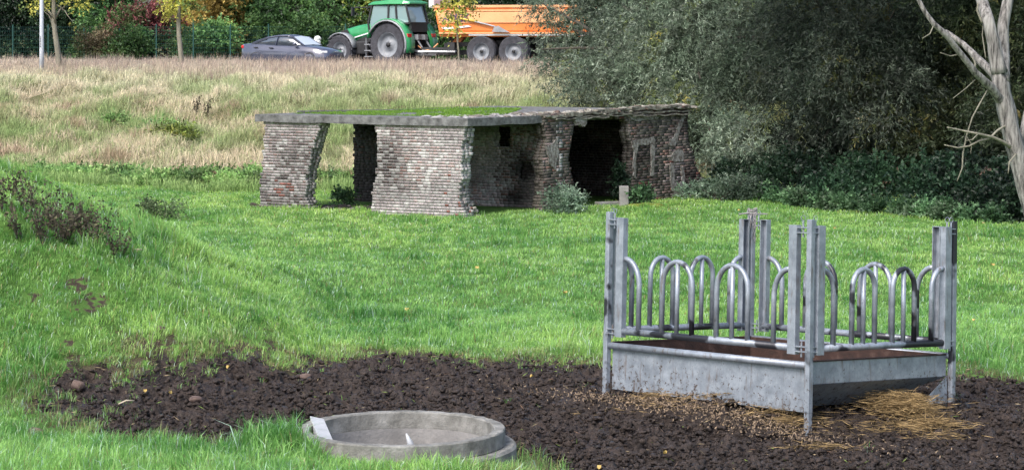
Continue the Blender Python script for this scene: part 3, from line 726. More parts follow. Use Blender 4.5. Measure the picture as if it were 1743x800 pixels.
# ------------------------------------------------------------------ brick ruin
A_ = Vector((-6.1, 54.5, 0)); B_ = Vector((-1.03, 51.7, 0)); C_ = Vector((1.06, 53.95, 0)); E_ = Vector((4.56, 58, 0)); F_ = Vector((-.51, 60.8, 0)); Pt = Vector((-4.05, 56.75, 0))
def to_wall(p0, p1, pts):      # picture outline -> (u,z) on the wall plane
    d = (p1-p0); L = d.length; d = d/L; out = []
    for px, py in pts:
        k = (px-CX)/FP; u = (k*p0.y-p0.x)/(d.x-k*d.y); Y = p0.y+d.y*u
        out.append((u, CZ-(py-HY)/FP*Y))
    return np.array(out)
BR = np.array([(.17, .122, .115), (.19, .138, .13), (.125, .098, .097), (.20, .162, .155), (.20, .125, .11), (.15, .12, .122), (.22, .185, .175)])
def brick_wall(name, p0, p1, polys, holes, parent, shade=1.0, layers=3, pitch=.07, th=.34, inward=None, white=None, red=None, niche=None, unlit_paint_u=99, tint=1, longb=False, sootf=None, jag=.8, rough=.0025, mortar=(.37, .35, .34), u0=None, u1=None, z0=-.75, z1=1.75):
    d = (p1-p0); L = d.length; d = d.normalized(); nrm = inward.normalized()
    u0 = -.1 if u0 is None else u0; u1 = L+.1 if u1 is None else u1
    V = []; F = []; C = []
    ncourse = int((z1-z0)/pitch)
    us = np.arange(u0-.3, u1+.3, .012)
    def intervals(z, lay):
        P = np.stack([us, np.full(len(us), z)], 1); ok = np.zeros(len(us), bool)
        for q in polys: ok |= sdist(P, q) > 0
        for q in holes: ok &= ~(sdist(P, q) > 0)
        if niche is not None and lay == 0: ok &= ~(sdist(P, niche) > 0)
        e = np.diff(np.concatenate([[0], ok.astype(int), [0]])); return [(us[a], us[min(b, len(us)-1)]) for a, b in zip(np.where(e == 1)[0], np.where(e == -1)[0])]
    for k in range(ncourse):
        z = z0+(k+.5)*pitch
        for lay in range(layers):
            for (ia, ib) in intervals(z, lay):
                ia = max(ia, u0)+random.uniform(-.03, .045)*jag; ib = min(ib, u1)+random.uniform(-.045, .03)*jag
                u = ia-random.uniform(0, .2); hdr = (k % 2 == 0)
                while u < ib:
                    l = random.choice(([.105, .15, .205] if not hdr else [.105, .105, .15]) if not longb else [.205, .25, .42])*random.uniform(.93, 1.07)
                    ua, ub = max(u, ia), min(u+l, ib); u += l
                    if ub-ua < .03: continue
                    uc = (ua+ub)/2; l2 = ub-ua
                    t0 = th*lay/layers; t1 = th*(lay+1)/layers
                    jf = random.uniform(-rough, rough)*(1 if lay == 0 else .3)
                    if lay == 0 and random.random() < .015: jf += .012
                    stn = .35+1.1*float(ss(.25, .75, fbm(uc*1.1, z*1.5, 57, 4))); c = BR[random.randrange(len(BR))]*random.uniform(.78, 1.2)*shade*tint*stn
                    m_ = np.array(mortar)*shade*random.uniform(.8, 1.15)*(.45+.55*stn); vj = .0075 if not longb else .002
                    if white is not None:
                        wv = white(uc, z)*.85+random.uniform(-.14, .14)
                        if wv > 0: c = c+(np.array([.39, .345, .35])-c)*min(wv*1.15, .85)
                    if red is not None:
                        rv = red(uc, z)
                        if rv > 0 and random.random() < rv: c = np.array([.20, .085, .07])*random.uniform(.7, 1.2)
                    so = .16 if (uc > unlit_paint_u and lay == 0) else (1 if sootf is None else sootf(uc, z)); c = c*so; m_ = m_*so  # past this u the room's unlit dark is painted into the brick colour
                    zz1 = pitch/2-.0075-random.random()*.002
                    for (a0, a1, b0, b1, zz, col) in ((uc-l2/2+vj, uc+l2/2-vj, t0+jf, t1-.003, zz1, c), (uc-l2/2-.003, uc+l2/2+.003, t0+.0012, t1-.006, pitch/2+.0005, m_)):
                        n = len(V)
                        for a in (a0, a1):
                            for b in (b0, b1):
                                for s in (-1, 1):
                                    V.append(p0+d*a+nrm*b+Vector((0, 0, z+s*zz))); C.append(col)
                        F += [(n, n+1, n+3, n+2), (n+4, n+6, n+7, n+5), (n, n+4, n+5, n+1), (n+2, n+3, n+7, n+6), (n, n+2, n+6, n+4), (n+1, n+5, n+7, n+3)]
    me = fast_mesh(name, np.array([tuple(v) for v in V]), np.array(F), np.full(len(F), 4), np.array(C))
    return link(name, me, M_brick, parent)
ruin = empty('brick_ruin', (-1, 55.5, -.56), 'roofless looking brick shed ruin with concrete slab roof, broken walls and black doorway', 'ruin')
ruin['label'] = 'ruined brick shed with mossy concrete slab roof, broken walls and black doorway'
inAB = (F_-A_+(E_-B_)).normalized()
inBE = (A_-B_).normalized()
pier = [(449,206),(545,210),(541,222),(536,236),(532,250),(528,270),(523,292),(520,312),(519,335),(523,350),(529,375),(440,372),(443,300),(447,255),(450,225)]
front = [(637,212),(790,216),(790,236),(786,248),(788,262),(783,280),(786,300),(781,318),(783,340),(786,352),(797,385),(630,380),(632,330),(638,300),(643,270),(640,240)]
q1 = to_wall(A_, B_, pier); q2 = to_wall(A_, B_, front)
lab = to_wall(A_, B_, [(482, 318), (660, 360), (760, 340), (785, 350)])
def white_f(u, z):
    w = 1.0*(1-ss(-.45, .25, z))*(.4+.6*ss(2.6, 5.5, u))*ss(2.4, 3.0, u)+.3*float(fbm(u*1.3, z*1.3, 7, 3))+.35*float(ss(4.0, 5.4, u))+.35*float(ss(1.1, 1.5, z))
    r = math.hypot((u-lab[0][0])/.38, (z-lab[0][1]-.02)/.38)
    if .75 < r < 1.15 and z > lab[0][1]-.2: w += .7
    return float(w)
def red_f(u, z):
    r = math.hypot((u-lab[0][0])/.30, (z-lab[0][1])/.22)
    return .45 if r < 1 else float(.45*ss(5.0, 5.5, u)*(1-ss(-.1, .6, z)))
brick_wall('front_pier', A_, B_, [q1], [], ruin, 1.0, inward=inAB, white=white_f, red=red_f, u0=-.1, u1=1.9)
brick_wall('front_wall', A_, B_, [q2], [], ruin, 1.08, inward=inAB, white=white_f, red=red_f, u0=2.3, u1=6.2)
dw = [(920,188),(1171,178),(1171,240),(1180,262),(1186,285),(1197,305),(1206,360),(1078,360),(1074,305),(1070,290),(1074,250),(1068,225),(1070,206),(1040,199),(1000,200),(996,209),(982,212),(976,205),(975,226),(972,245),(968,270),(974,300),(977,325),(990,370),(918,380),(922,340),(926,300),(922,270),(930,240),(926,215)]
q3 = to_wall(C_, E_, dw)
dL = (E_-C_).length
def red_d(u, z): return .04*float(fbm(u*2, z*2, 5, 2))
def white_d(u, z): return .5*float(ss(.62, .72, fbm(u*2, z*1.5, 17, 3)))
brick_wall('doorway_wall', C_, E_, [q3], [], ruin, 1.0, tint=np.array([1.0, .93, .87]), longb=True, inward=inBE, white=white_d, red=red_d, rough=.007, th=.24, layers=2, u0=-.9, u1=dL+.9, z1=1.78, mortar=(.13, .115, .10))
wp = to_wall(C_, Pt, [(840, 216), (868, 216), (868, 248), (840, 248)])
nip = to_wall(C_, Pt, [(883, 304), (884, 284), (889, 276), (897, 274), (904, 277), (908, 286), (908, 302)])
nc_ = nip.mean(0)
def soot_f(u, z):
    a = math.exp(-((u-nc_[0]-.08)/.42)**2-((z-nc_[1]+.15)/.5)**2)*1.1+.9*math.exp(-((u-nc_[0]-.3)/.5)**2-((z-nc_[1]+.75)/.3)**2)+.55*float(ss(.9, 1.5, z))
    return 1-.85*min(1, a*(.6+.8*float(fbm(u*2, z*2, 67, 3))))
full = np.array([(-.3, -.8), (7, -.8), (7, 1.55), (-.3, 1.55)])
brick_wall('partition_wall', C_, Pt, [np.array([(0, -.8), (5.82, -.8), (5.82, 1.55), (0, 1.55)])], [wp], ruin, 1.7, inward=inAB, niche=nip, layers=2, th=.24, mortar=(.2, .195, .19), u0=0, u1=5.8, unlit_paint_u=4.75, sootf=soot_f,
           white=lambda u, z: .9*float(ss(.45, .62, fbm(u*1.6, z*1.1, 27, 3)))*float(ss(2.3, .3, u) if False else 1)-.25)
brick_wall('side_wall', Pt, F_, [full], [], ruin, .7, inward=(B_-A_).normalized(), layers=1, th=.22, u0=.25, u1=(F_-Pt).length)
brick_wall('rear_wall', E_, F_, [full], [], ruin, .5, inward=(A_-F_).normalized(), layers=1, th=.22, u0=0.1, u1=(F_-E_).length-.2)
# roof slab with a broken edge
ov = .07
def off(p, a, b): return p+(B_-A_).normalized()*a+(E_-B_).normalized()*b
sl = [off(A_, -.14, -ov), off(B_, .06, -ov), off(B_, .06, 2.95), off(B_, -.3, 3.0), off(E_, -.3, .1), off(F_, -.02, .1)]
def slab_edge(pts, z0, z1, n_per=.22, amp=.012):
    out = []
    for i in range(len(pts)):
        p, q = pts[i], pts[(i+1) % len(pts)]; m = max(2, int((q-p).length/n_per))
        for k in range(m):
            v = p.lerp(q, k/m)
            if k: v = v+Vector((random.uniform(-amp, amp), random.uniform(-amp, amp), 0))
            out.append(v)
    return out
ed = slab_edge(sl, 0, 0); n = len(ed); mb = MB()
zt = 1.725; zb = 1.545
vs = [v+Vector((0, 0, zb+random.choice([0, 0, 0, .008, .015]))) for v in ed]+[v+Vector((0, 0, zb+.06)) for v in ed]+[v+Vector((0, 0, zt-random.choice([0, 0, .012]))) for v in ed]+[(v*.997+Vector((-.001, .16, 0)))+Vector((0, 0, zt+.006)) for v in ed]
fs = [tuple(range(n)), tuple(reversed(range(3*n, 4*n)))]
for l in range(3):
    for i in range(n): a = l*n+i; b = l*n+(i+1) % n; fs.append((a, b, b+n, a+n))
mb.add(vs, fs); mb.build('roof_slab', M_concd, ruin)
# crumbling top along the doorway wall and on the slab
mb = MB(); R = random.Random(5)
for i in range(230):
    s = R.random(); p = off(B_, -.05, 2.2).lerp(off(E_, .02, .2), s) + (A_-B_).normalized()*R.uniform(-.02, .34)
    c = R.choice([(.24, .22, .19), (.33, .31, .27), (.16, .14, .12), (.13, .09, .075), (.26, .25, .2)])
    mb.lump(p+Vector((0, 0, 1.72+.10*s+R.uniform(-.05, .02))), (R.uniform(.06, .2), R.uniform(.06, .16), R.uniform(.03, .07)), i, c, 5, .5)
for i in range(120):
    p = off(B_, -R.uniform(.05, 1.6), R.uniform(.15, 5)); c = R.choice([(.28, .26, .25), (.36, .35, .34), (.18, .16, .14)])
    mb.lump(p+Vector((0, 0, 1.735)), (R.uniform(.03, .14), R.uniform(.05, .14), R.uniform(.01, .035)), 500+i, c, 5, .5)
mb.build('roof_rubble', M_lump, ruin, cols=True)
# hard crust bands on the broken parapet
mb = MB()
for (a, b, z, h) in ((2.6, 4.0, 1.70, .05), (3.4, 5.6, 1.745, .05), (4.6, 7.2, 1.80, .05), (5.9, 8.35, 1.83, .06), (3.0, 5.0, 1.63, .03), (5.0, 8.4, 1.70, .035), (6.0, 8.3, 1.62, .03), (4.0, 6.4, 1.66, .025)):
    pts = [off(B_, .05+random.uniform(-.02, .02), a+(b-a)*i/9) + Vector((0, 0, z+.02*math.sin(i*2.1))) for i in range(10)]
    for i in range(9):
        mb.beam(pts[i], pts[i+1]+(pts[i+1]-pts[i])*.04, .16, h*random.uniform(.7, 1.3))
mb.build('broken_parapet', M_para, ruin)
# plaster patches on the doorway wall
def patch(pts, th=.02, out=-.012):
    q = to_wall(C_, E_, pts); d = (E_-C_).normalized(); nr = inBE; mb = MB(); fine = []
    for i in range(len(q)):
        a, b = q[i], q[(i+1) % len(q)]; m = 5
        for k in range(m):
            t = a+(b-a)*k/m; fine.append(t+np.array([random.uniform(-.025, .025), random.uniform(-.025, .025)]))
    n = len(fine); vs = [C_+d*u+nr*(out*1.6-.006)+Vector((0, 0, z)) for u, z in fine]+[C_+d*u+nr*(out+th+.03)+Vector((0, 0, z)) for u, z in fine]
    mb.add(vs, [tuple(range(n)), tuple(reversed(range(n, 2*n)))]+[((i+1) % n, i, i+n, (i+1) % n+n) for i in range(n)]); mb.build('mortar_patch', M_plast, ruin)
patch([(1074, 240), (1112, 233), (1114, 241), (1106, 246), (1086, 246), (1082, 262), (1080, 300), (1084, 306), (1076, 300), (1078, 262)])
patch([(1108, 246), (1113, 240), (1111, 300), (1106, 300)])
patch([(1160, 198), (1168, 196), (1162, 208), (1155, 224), (1152, 240), (1146, 250), (1138, 246), (1140, 238), (1148, 232), (1152, 218)])
patch([(1146, 258), (1158, 252), (1163, 262), (1161, 274), (1146, 276), (1141, 268)])
patch([(1140, 276), (1146, 278), (1147, 312), (1160, 310), (1158, 284), (1163, 284), (1166, 315), (1160, 334), (1148, 336), (1141, 316)])
patch([(977, 201), (997, 198), (996, 211), (990, 216), (984, 211), (978, 214)], .03, -.03)
patch([(1066, 196), (1100, 192), (1124, 196), (1118, 203), (1096, 204), (1080, 208)])
patch([(928, 250), (948, 236), (950, 262), (944, 290), (934, 280)])
# strip along the far roof edge
mb = MB(); pts = [W(506, 190, 55.3), W(600, 188.5, 56.2), W(700, 187, 57.2), W(822, 184.5, 58.9)]
for i in range(3): mb.beam(pts[i], pts[i+1], .05, .035)
mb.build('roof_edge_strip', M_conc, ruin)
mb = MB()
for i in range(3): mb.beam(pts[i]-Vector((0, 0, .045)), pts[i+1]-Vector((0, 0, .045)), .045, .05)
mb.build('roof_edge_strip', M_black, ruin)
# grass on the slab
n = 26000; u = rng.random(n); v = rng.random(n)
X = A_.x+u*5.4+v*4.2; Y = A_.y-u*2.7+v*4.6+.5
P2 = np.stack([X, Y], 1)
k = (sdist(P2, np.array([tuple(off(A_, .45, .28))[:2], tuple(off(B_, -.5, .2))[:2], tuple(off(B_, -1.2, 3.0))[:2], tuple(off(F_, 1.5, -.6))[:2], tuple(off(F_, .2, -.8))[:2]])) > 0) & (fbm(X*1.6, Y*1.6, 71, 3) > .36)
X = X[k]; Y = Y[k]; n = len(X)
blades('roof_grass', np.stack([X, Y, np.full(n, zt)], 1), .05*(.5+rng.random(n)), np.full(n, .012), rng.normal(size=(n, 2))*.02, rng.random(n)*3.14,
       np.array([.17, .33, .03])*(.7+.6*rng.random((n, 1))), M_grass)
# rubble and block at the wall feet
mb = MB(); R = random.Random(9)
for i in range(46):
    p = W(R.gauss(800, 6), 0, 52+R.random()*.6); p.z = gz(p.x, p.y)+R.random()**2*.28
    mb.lump(p, (R.uniform(.03, .09), R.uniform(.03, .08), R.uniform(.025, .06)), 900+i, R.choice([(.25, .12, .09), (.3, .27, .24), (.18, .14, .12), (.36, .33, .3)]), 5, .35)
prop(mb.build('rubble', M_lump, cols=True), kind='stuff')
mb = MB(); R = random.Random(12)
for i in range(150):
    t = R.random(); p = Vector((-5.4+R.random()*3.9, 0, 0)); p.y = 54.4-(p.x+5.4)*.5+R.random()*1.5; p.z = gz(p.x, p.y)+R.random()*.03
    mb.lump(p, (R.uniform(.03, .12), R.uniform(.03, .1), R.uniform(.015, .04)), 1200+i, R.choice([(.03, .028, .028), (.06, .05, .05), (.15, .14, .13)]), 5, .4)
prop(mb.build('debris', M_lump, cols=True), kind='stuff')
p = W(1062, 338, 55.0); g = gz(p.x, p.y)
mb = MB(); mb.box((p.x, p.y, g+.22), (.115, .09, .27)); o = mb.build('concrete_post_stump', M_cast, bevel=.015); prop(o, 'short upright grey concrete block beside the black doorway', 'concrete block')
p = W(1038, 341, 55.1); g = gz(p.x, p.y)
mb = MB(); mb.box((p.x, p.y, g+.03), (.36, .12, .06), Matrix.Rotation(.4, 3, 'Z')); prop(mb.build('threshold_stone', M_conc, bevel=.015), 'flat pale stone lying at the foot of the doorway', 'stone')
mb = MB(); p = W(1100, 340, 54.6); g = gz(p.x, p.y)
mb.lump((p.x, p.y, g), (.42, .25, .12), 77, None, 12, .4); M_moss = mat_noise('moss', [(.3, (.07, .09, .015)), (.7, (.22, .25, .04))], 12, .95, 0, .9, 50); prop(mb.build('mossy_mound', M_moss, smooth=True), 'low mound of yellow green moss before the doorway wall', 'moss mound')
mb = MB(); p = W(433, 353, 54.6); mb.lump((p.x, p.y, gz(p.x, p.y)+.03), (.12, .1, .08), 5, None, 9, .4); prop(mb.build('earth_clod', M_mud, smooth=True), 'dark earth clod lying left of the first brick pier', 'clod')

# ------------------------------------------------------------------ cattle feeder
N0 = W(1375, 735, 20.6); L0 = W(1031, 690, 22.6); R0f = W(1622, 715, 22.0)
uu = (L0-N0); LU = uu.length; uu.normalize(); vv = (R0f-N0); LV = vv.length; vv = (vv-uu*vv.dot(uu)).normalized(); ww = vv.cross(uu)
if ww.z < 0: ww = -ww
def Fd(u, v, w): return N0+uu*u+vv*v+ww*w
FM = Matrix((uu, vv, ww)).transposed()
feeder = empty('cattle_feeder', N0, 'square galvanised cattle ring feeder with arched rails on trough, standing in the mud', 'cattle feeder')
feeder['label'] = 'galvanised cattle feeder with arched feed barriers above a steel trough'
def fbox(mb, c, h): return mb.box(Fd(*c), h, FM)
# corner posts
for (cu, cv) in ((0, 0), (LU, 0), (0, LV), (LU, LV)):
    mb = MB(); fbox(mb, (cu, cv, 1.06), (.029, .029, .89)); po = mb.build('corner_post', M_galvd, feeder, bevel=.005)
    mb = MB(); fbox(mb, (cu, cv, .08), (.028, .028, .16)); mb.build('foot', M_rust if cv > 1 and cu < 1 else M_galv, po, bevel=.004)
# barriers
def barrier(p, q, nf):        # p,q (u,v) corners ; nf full arches
    P = Vector((*p, 0)); Q = Vector((*q, 0)); d = (Q-P); L = d.length; d.normalize(); c = Vector((LU/2, LV/2, 0)); nin = (c-(P+Q)/2).normalized()
    def B(s, w, o=0): r = P+d*s+nin*o; return Fd(r.x, r.y, w)
    e = .19 if L > 2.4 else .12; railw = .76
    mb = MB(); mb.tube([B(e, railw), B(L-e, railw)], .034, 12); rail = mb.build('feed_barrier', M_rail, feeder, True)
    # channels at both ends: U section, open towards the arches
    for s, sg in ((e, 1), (L-e, -1)):
        mb = MB(); w0, w1 = .70, 1.885; hw = .048
        dm = uu*d.x+vv*d.y; nm = uu*nin.x+vv*nin.y; M2 = Matrix((dm, nm, ww)).transposed()
        cz = (w0+w1)/2; hz = (w1-w0)/2
        mb.box(B(s, cz, -.034), (hw, .004, hz), M2); mb.box(B(s-hw+.004, cz, .0), (.004, .03, hz), M2); mb.box(B(s+hw-.004, cz, .0), (.004, .03, hz), M2)
        mb.box(B(s, w1+.004, -.004), (hw, .034, .004), M2)
        mb.build('upright_channel', M_galv, rail, bevel=.002)
        for wz in (w1-.012, w1-.06, w0+.03, w0+.075):
            mb = MB(); mb.box(B(s-sg*(e*.5+.02), wz, -.01), (e*.5-.02, .022, .005), M2); mb.build('hinge_plate', M_galv, rail)
        mb = MB(); mb.tube([B(s-sg*(e*.5+.01), w0-.02, -.01), B(s-sg*(e*.5+.01), w0+.12, -.01)], .009, 8); mb.build('hinge_pin', M_galv, rail)
        mb = MB(); mb.tube([B(s-sg*(e*.5+.01), w1-.10, -.01), B(s-sg*(e*.5+.01), w1+.055, -.01)], .009, 8)
        mb.tube([B(s-sg*(e*.5+.01)+.026*math.sin(a), w1+.075-.026*math.cos(a), -.01) for a in np.linspace(0, TAU, 13)], .0032, 5)
        mb.build('hinge_pin', M_galv, rail)
    topw = 1.485; aw = .215; n = nf*2+2
    seg = (L-2*e)/(2*nf+2*.5+0.0) if False else None
    # legs: half, (full pairs), half
    inner = L-2*e-.096; gap = inner/(nf*2+1+.9)
    x0 = e+.048; hs = gap*.55
    def arch(s0, s1, half=0):
        r = (s1-s0)/2; c = (s0+s1)/2; pts = []
        if half == 0:
            pts = [B(s0, railw+.02)]+[B(c-r*math.cos(a), topw-r*1.15+r*1.15*math.sin(a)) for a in np.linspace(0, math.pi, 15)]+[B(s1, railw+.02)]
        elif half == 1:   # starts at the channel (s0) and comes down at s1
            rr = s1-s0; pts = [B(s0+rr*math.sin(a), topw-rr*1.3*(1-math.cos(a))) for a in np.linspace(0, math.pi/2, 9)]+[B(s1, railw+.02)]
        else:
            rr = s1-s0; pts = [B(s1-rr*math.sin(a), topw-rr*1.3*(1-math.cos(a))) for a in np.linspace(0, math.pi/2, 9)]+[B(s0, railw+.02)]
        mb = MB(); mb.tube(pts, .0265, 10); mb.build('arch', M_galvd, rail, True)
    arch(x0, x0+hs, 1); arch(L-x0-hs, L-x0, 2)
    span = L-2*x0-2*hs; m = nf; g = span/(m*1.0+(m+1)*.8); s = x0+hs
    for i in range(m):
        s += g*.8; arch(s, s+g); mb = MB(); mb.tube([B(s+g/2, railw+.02), B(s+g/2, topw-.01)], .024, 10); mb.build('centre_bar', M_galv, rail, True); s += g
nU, nV = 2, 2
barrier((0, 0), (LU, 0), nU); barrier((0, 0), (0, LV), nV); barrier((LU, 0), (LU, LV), nU); barrier((0, LV), (LU, LV), nV)
# trough
def sheet(mb, pts, th=.006):
    a, b, c = [Fd(*p) for p in pts[:3]]; nr = (b-a).cross(c-a).normalized()*th
    q = [Fd(*p) for p in pts]; n = len(q); mb.add([x for x in q]+[x+nr for x in q], [tuple(range(n)), tuple(reversed(range(n, 2*n)))]+[(i, (i+1) % n, (i+1) % n+n, i+n) for i in range(n)])
i_ = .045; wt, wm, wb = .64, .43, .19; s_ = .30; sv = .62
a0, a1, b0, b1 = i_, LU-i_, i_, LV-i_
trough_out = MB()
sheet(trough_out, [(a0, b0, wt-.03), (a1, b0, wt-.03), (a1, b0, wb-.02), (a0, b0, wb-.02)])            # long vertical plate
sheet(trough_out, [(a0, b0, wt), (a0, b0, wm), (a0, b1, wm), (a0, b1, wt)])
sheet(trough_out, [(a1, b0, wt), (a1, b1, wt), (a1, b1, wm), (a1, b0, wm)])
sheet(trough_out, [(a0, b1, wt), (a0, b1, wm), (a1, b1, wm), (a1, b1, wt)])
sheet(trough_out, [(a0, b0, wm), (a0+s_, b0, wb), (a0+s_, b1-sv, wb), (a0, b1, wm)])
sheet(trough_out, [(a1, b0, wm), (a1, b1, wm), (a1-s_, b1-sv, wb), (a1-s_, b0, wb)])
sheet(trough_out, [(a0, b1, wm), (a0+s_, b1-sv, wb), (a1-s_, b1-sv, wb), (a1, b1, wm)])
sheet(trough_out, [(a0+s_, b0, wb), (a1-s_, b0, wb), (a1-s_, b1-sv, wb), (a0+s_, b1-sv, wb)])
tro = trough_out.build('trough', M_galv, feeder)
e2 = .012; tin = MB(); A0, A1, B0, B1 = a0+e2, a1-e2, b0+e2, b1-e2
sheet(tin, [(A0, B0, wt-.04), (A1, B0, wt-.04), (A1, B0, wb+.02), (A0, B0, wb+.02)], .002)
sheet(tin, [(A0, B0, wt), (A0, B0, wm), (A0, B1, wm), (A0, B1, wt)], .002)
sheet(tin, [(A1, B0, wt), (A1, B1, wt), (A1, B1, wm), (A1, B0, wm)], .002)
sheet(tin, [(A0, B1, wt), (A0, B1, wm), (A1, B1, wm), (A1, B1, wt)], .002)
q0, q1, q2, wl = A0+.18, A1-.18, B1-.36, .30
sheet(tin, [(A0, B0, wm), (q0, B0, wl), (q0, q2, wl), (A0, B1, wm)], .002); sheet(tin, [(A1, B0, wm), (A1, B1, wm), (q1, q2, wl), (q1, B0, wl)], .002)
sheet(tin, [(A0, B1, wm), (q0, q2, wl), (q1, q2, wl), (A1, B1, wm)], .002); sheet(tin, [(q0, B0, wl), (q1, B0, wl), (q1, q2, wl), (q0, q2, wl)], .002)
tin.build('rusty_lining', M_rust, tro)
mb = MB(); mb.tube([Fd(.02, 0.01, .605), Fd(LU-.02, 0.01, .605)], .034, 12); mb.build('rim_tube', M_galv, tro, True)
mb = MB(); mb.tube([Fd(.02, LV-.01, .625), Fd(LU-.02, LV-.01, .625)], .03, 12); mb.build('rim_tube', M_galv, tro, True)
mb = MB()
for (p, q) in (((a0, b0, wt), (a0, b1, wt)), ((a1, b0, wt), (a1, b1, wt))): mb.beam(Fd(*p), Fd(*q), .03, .012)
mb.build('rusty_rim', M_rust, tro)
mb = MB(); sheet(mb, [(.02, b1-.01, wm), (.02, b1-.36, .21), (.02, b1-.30, .17), (.02, b1-.01, .17)]); mb.build('gusset', M_galv, tro); mb = MB(); sheet(mb, [(LU-.02, b1-.01, wm), (LU-.02, b1-.36, .21), (LU-.02, b1-.01, .17)])
mb.build('gusset', M_galv, tro)
# rope and chain on the far post
kk = Fd(LU, LV, 1.95); mb = MB(); R = random.Random(3)
for j in range(7):
    a0_ = R.uniform(0, TAU); mb.tube([kk+Vector((math.cos(a0_+t*5)*(.045+.01*R.random()), math.sin(a0_+t*5)*.045, .0+.05*t-.02+.03*R.random())) for t in np.linspace(0, 1.2, 12)], .006, 5)
mb.tube([kk+Vector((-.15, -.03, .0)), kk+Vector((-.05, -.05, .012)), kk+Vector((.05, -.05, .004)), kk+Vector((.16, -.02, .0))], .008, 5)
for j in range(6):
    x = -.04+.014*j; mb.tube([kk+Vector((x, -.055, .0)), kk+Vector((x+R.uniform(-.02, .02), -.07, -.05-.03*R.random())), kk+Vector((x+R.uniform(-.02, .03), -.06, -.1-.06*R.random()))], .005, 5)
for j in range(7):
    c = kk+Vector((.012+.002*j, -.06, -.08-.035*j)); mb.tube([c+Vector((.011*math.cos(t)*(1 if j % 2 else .3), .011*math.cos(t)*(.3 if j % 2 else 1), .02*math.sin(t))) for t in np.linspace(0, TAU, 9)], .0035, 5)
prop(mb.build('rope', M_rope), 'grey rope and short chain knotted on top of the feeder\'s far corner post', 'rope')

# straw under the feeder
def straw(name, cx, cy, sx, sy, n, lift=.0):
    x = cx+rng.normal(size=n)*sx; y = cy+rng.normal(size=n)*sy; z = terrain(x, y)+lift*.6*rng.random(n)+.015+.05*np.exp(-((x-cx)/sx)**2-((y-cy)/sy)**2)
    D = rng.normal(size=(n, 3)); D[:, 2] *= .12; D /= np.linalg.norm(D, axis=1)[:, None]
    C = np.array([.44, .31, .15])*(.45+.8*rng.random((n, 1))); C[rng.random(n) < .3] *= .45
    return np.stack([x, y, z], 1), D, .13*(.4+rng.random(n)), np.full(n, .006), C
parts = []
for (px, py, sx, sy, n, lf) in ((1540, 694, .17, .17, 2600, .26), (1590, 712, .14, .08, 700, .08), (1530, 715, .2, .12, 260, .05), (1350, 712, .10, .08, 200, .05), (1400, 742, .16, .05, 150, .03), (1605, 728, .12, .04, 130, .03), (1420, 715, .35, .15, 130, .04), (1200, 690, .5, .12, 260, .04), (1110, 678, .14, .08, 160, .04), (1330, 705, .2, .07, 240, .05), (1470, 700, .4, .2, 130, .05)):
    q = G(px, py, .12); parts.append(straw('straw', q.x, q.y, sx, sy, n, lf))
A = [np.concatenate(z) for z in zip(*parts)]
me = leaf_mesh('straw', *A); prop(link('straw', me, M_dry), kind='stuff')
# crumbs of hay and grain on the heap
n = 2200; x = N0.x-1.0+rng.normal(size=n)*.75; y = N0.y+.55+(N0.x-1.0-x)*1.0+rng.normal(size=n)*.25
D = rng.normal(size=(n, 3)); D /= np.linalg.norm(D, axis=1)[:, None]
me = leaf_mesh('hay_crumbs', np.stack([x, y, terrain(x, y)+.03+.03*rng.random(n)], 1), D, .03*(.5+rng.random(n)), np.full(n, .012), np.array([.38, .28, .19])*(.4+.9*rng.random((n, 1))))
prop(link('hay_crumbs', me, M_dry), kind='stuff')
n = 16000; x = rng.uniform(-5.5, 6, n); y = rng.uniform(16, 26.5, n); mm = mudmask(x, y)
k = (np.hypot(x-RING.x, y-RING.y) > 1.03) & (rng.random(n) < np.exp(-((mm-.02)/.28)**2)+.10*(mm > 0)) & (mm > -.6); x = x[k]; y = y[k]; n = len(x)
D = rng.normal(size=(n, 3)); D[:, 2] = np.abs(D[:, 2])*.3; D /= np.linalg.norm(D, axis=1)[:, None]
cc = np.array([[.36, .28, .17], [.16, .10, .07], [.22, .30, .08], [.10, .07, .055]])[rng.integers(0, 4, n)]*(.6+.7*rng.random((n, 1)))
prop(link('dry_litter', leaf_mesh('dry_litter', np.stack([x, y, terrain(x, y)+.012+.02*rng.random(n)], 1), D, .07*(.3+rng.random(n)), np.full(n, .009), cc), M_dry), kind='stuff')
# loose clods over the mud
tmpl = []
for i in range(14):
    t_ = MB().lump((0, 0, 0), (1, 1, 1), 700+i, None, 5, .95); tmpl.append((np.array([tuple(v) for v in t_.v]), np.array(t_.f)))
nc = 15000; px = rng.uniform(60, 1760, nc); py = rng.uniform(596, 815, nc); Yc = (CZ-.03)*FP/(py-HY); Xc = (px-CX)/FP*Yc
k = (mudmask(Xc, Yc) > -.08+.1*rng.random(nc)) & (np.hypot(Xc-RING.x, Yc-RING.y) > 1.03); Xc = Xc[k]; Yc = Yc[k]; nc = len(Xc); Zc = terrain(Xc, Yc)
VV = []; FF = []; nn = 0
for i in range(nc):
    tv, tf = tmpl[i % 14]; q = .007+.020*rng.random()**2.5; a = rng.random()*TAU; sc_ = np.array([q*rng.uniform(.8, 1.7), q*rng.uniform(.7, 1.2), q*rng.uniform(.5, 1)])
    v = tv*sc_; v = np.stack([v[:, 0]*math.cos(a)-v[:, 1]*math.sin(a), v[:, 0]*math.sin(a)+v[:, 1]*math.cos(a), v[:, 2]], 1)+np.array([Xc[i], Yc[i], Zc[i]+rng.uniform(-.02, .03)])
    VV.append(v); FF.append(tf+nn); nn += len(v)
FF = np.concatenate(FF)
prop(link('mud_clods', fast_mesh('mud_clods', np.concatenate(VV), FF, np.full(len(FF), 4)), M_mud), kind='stuff')

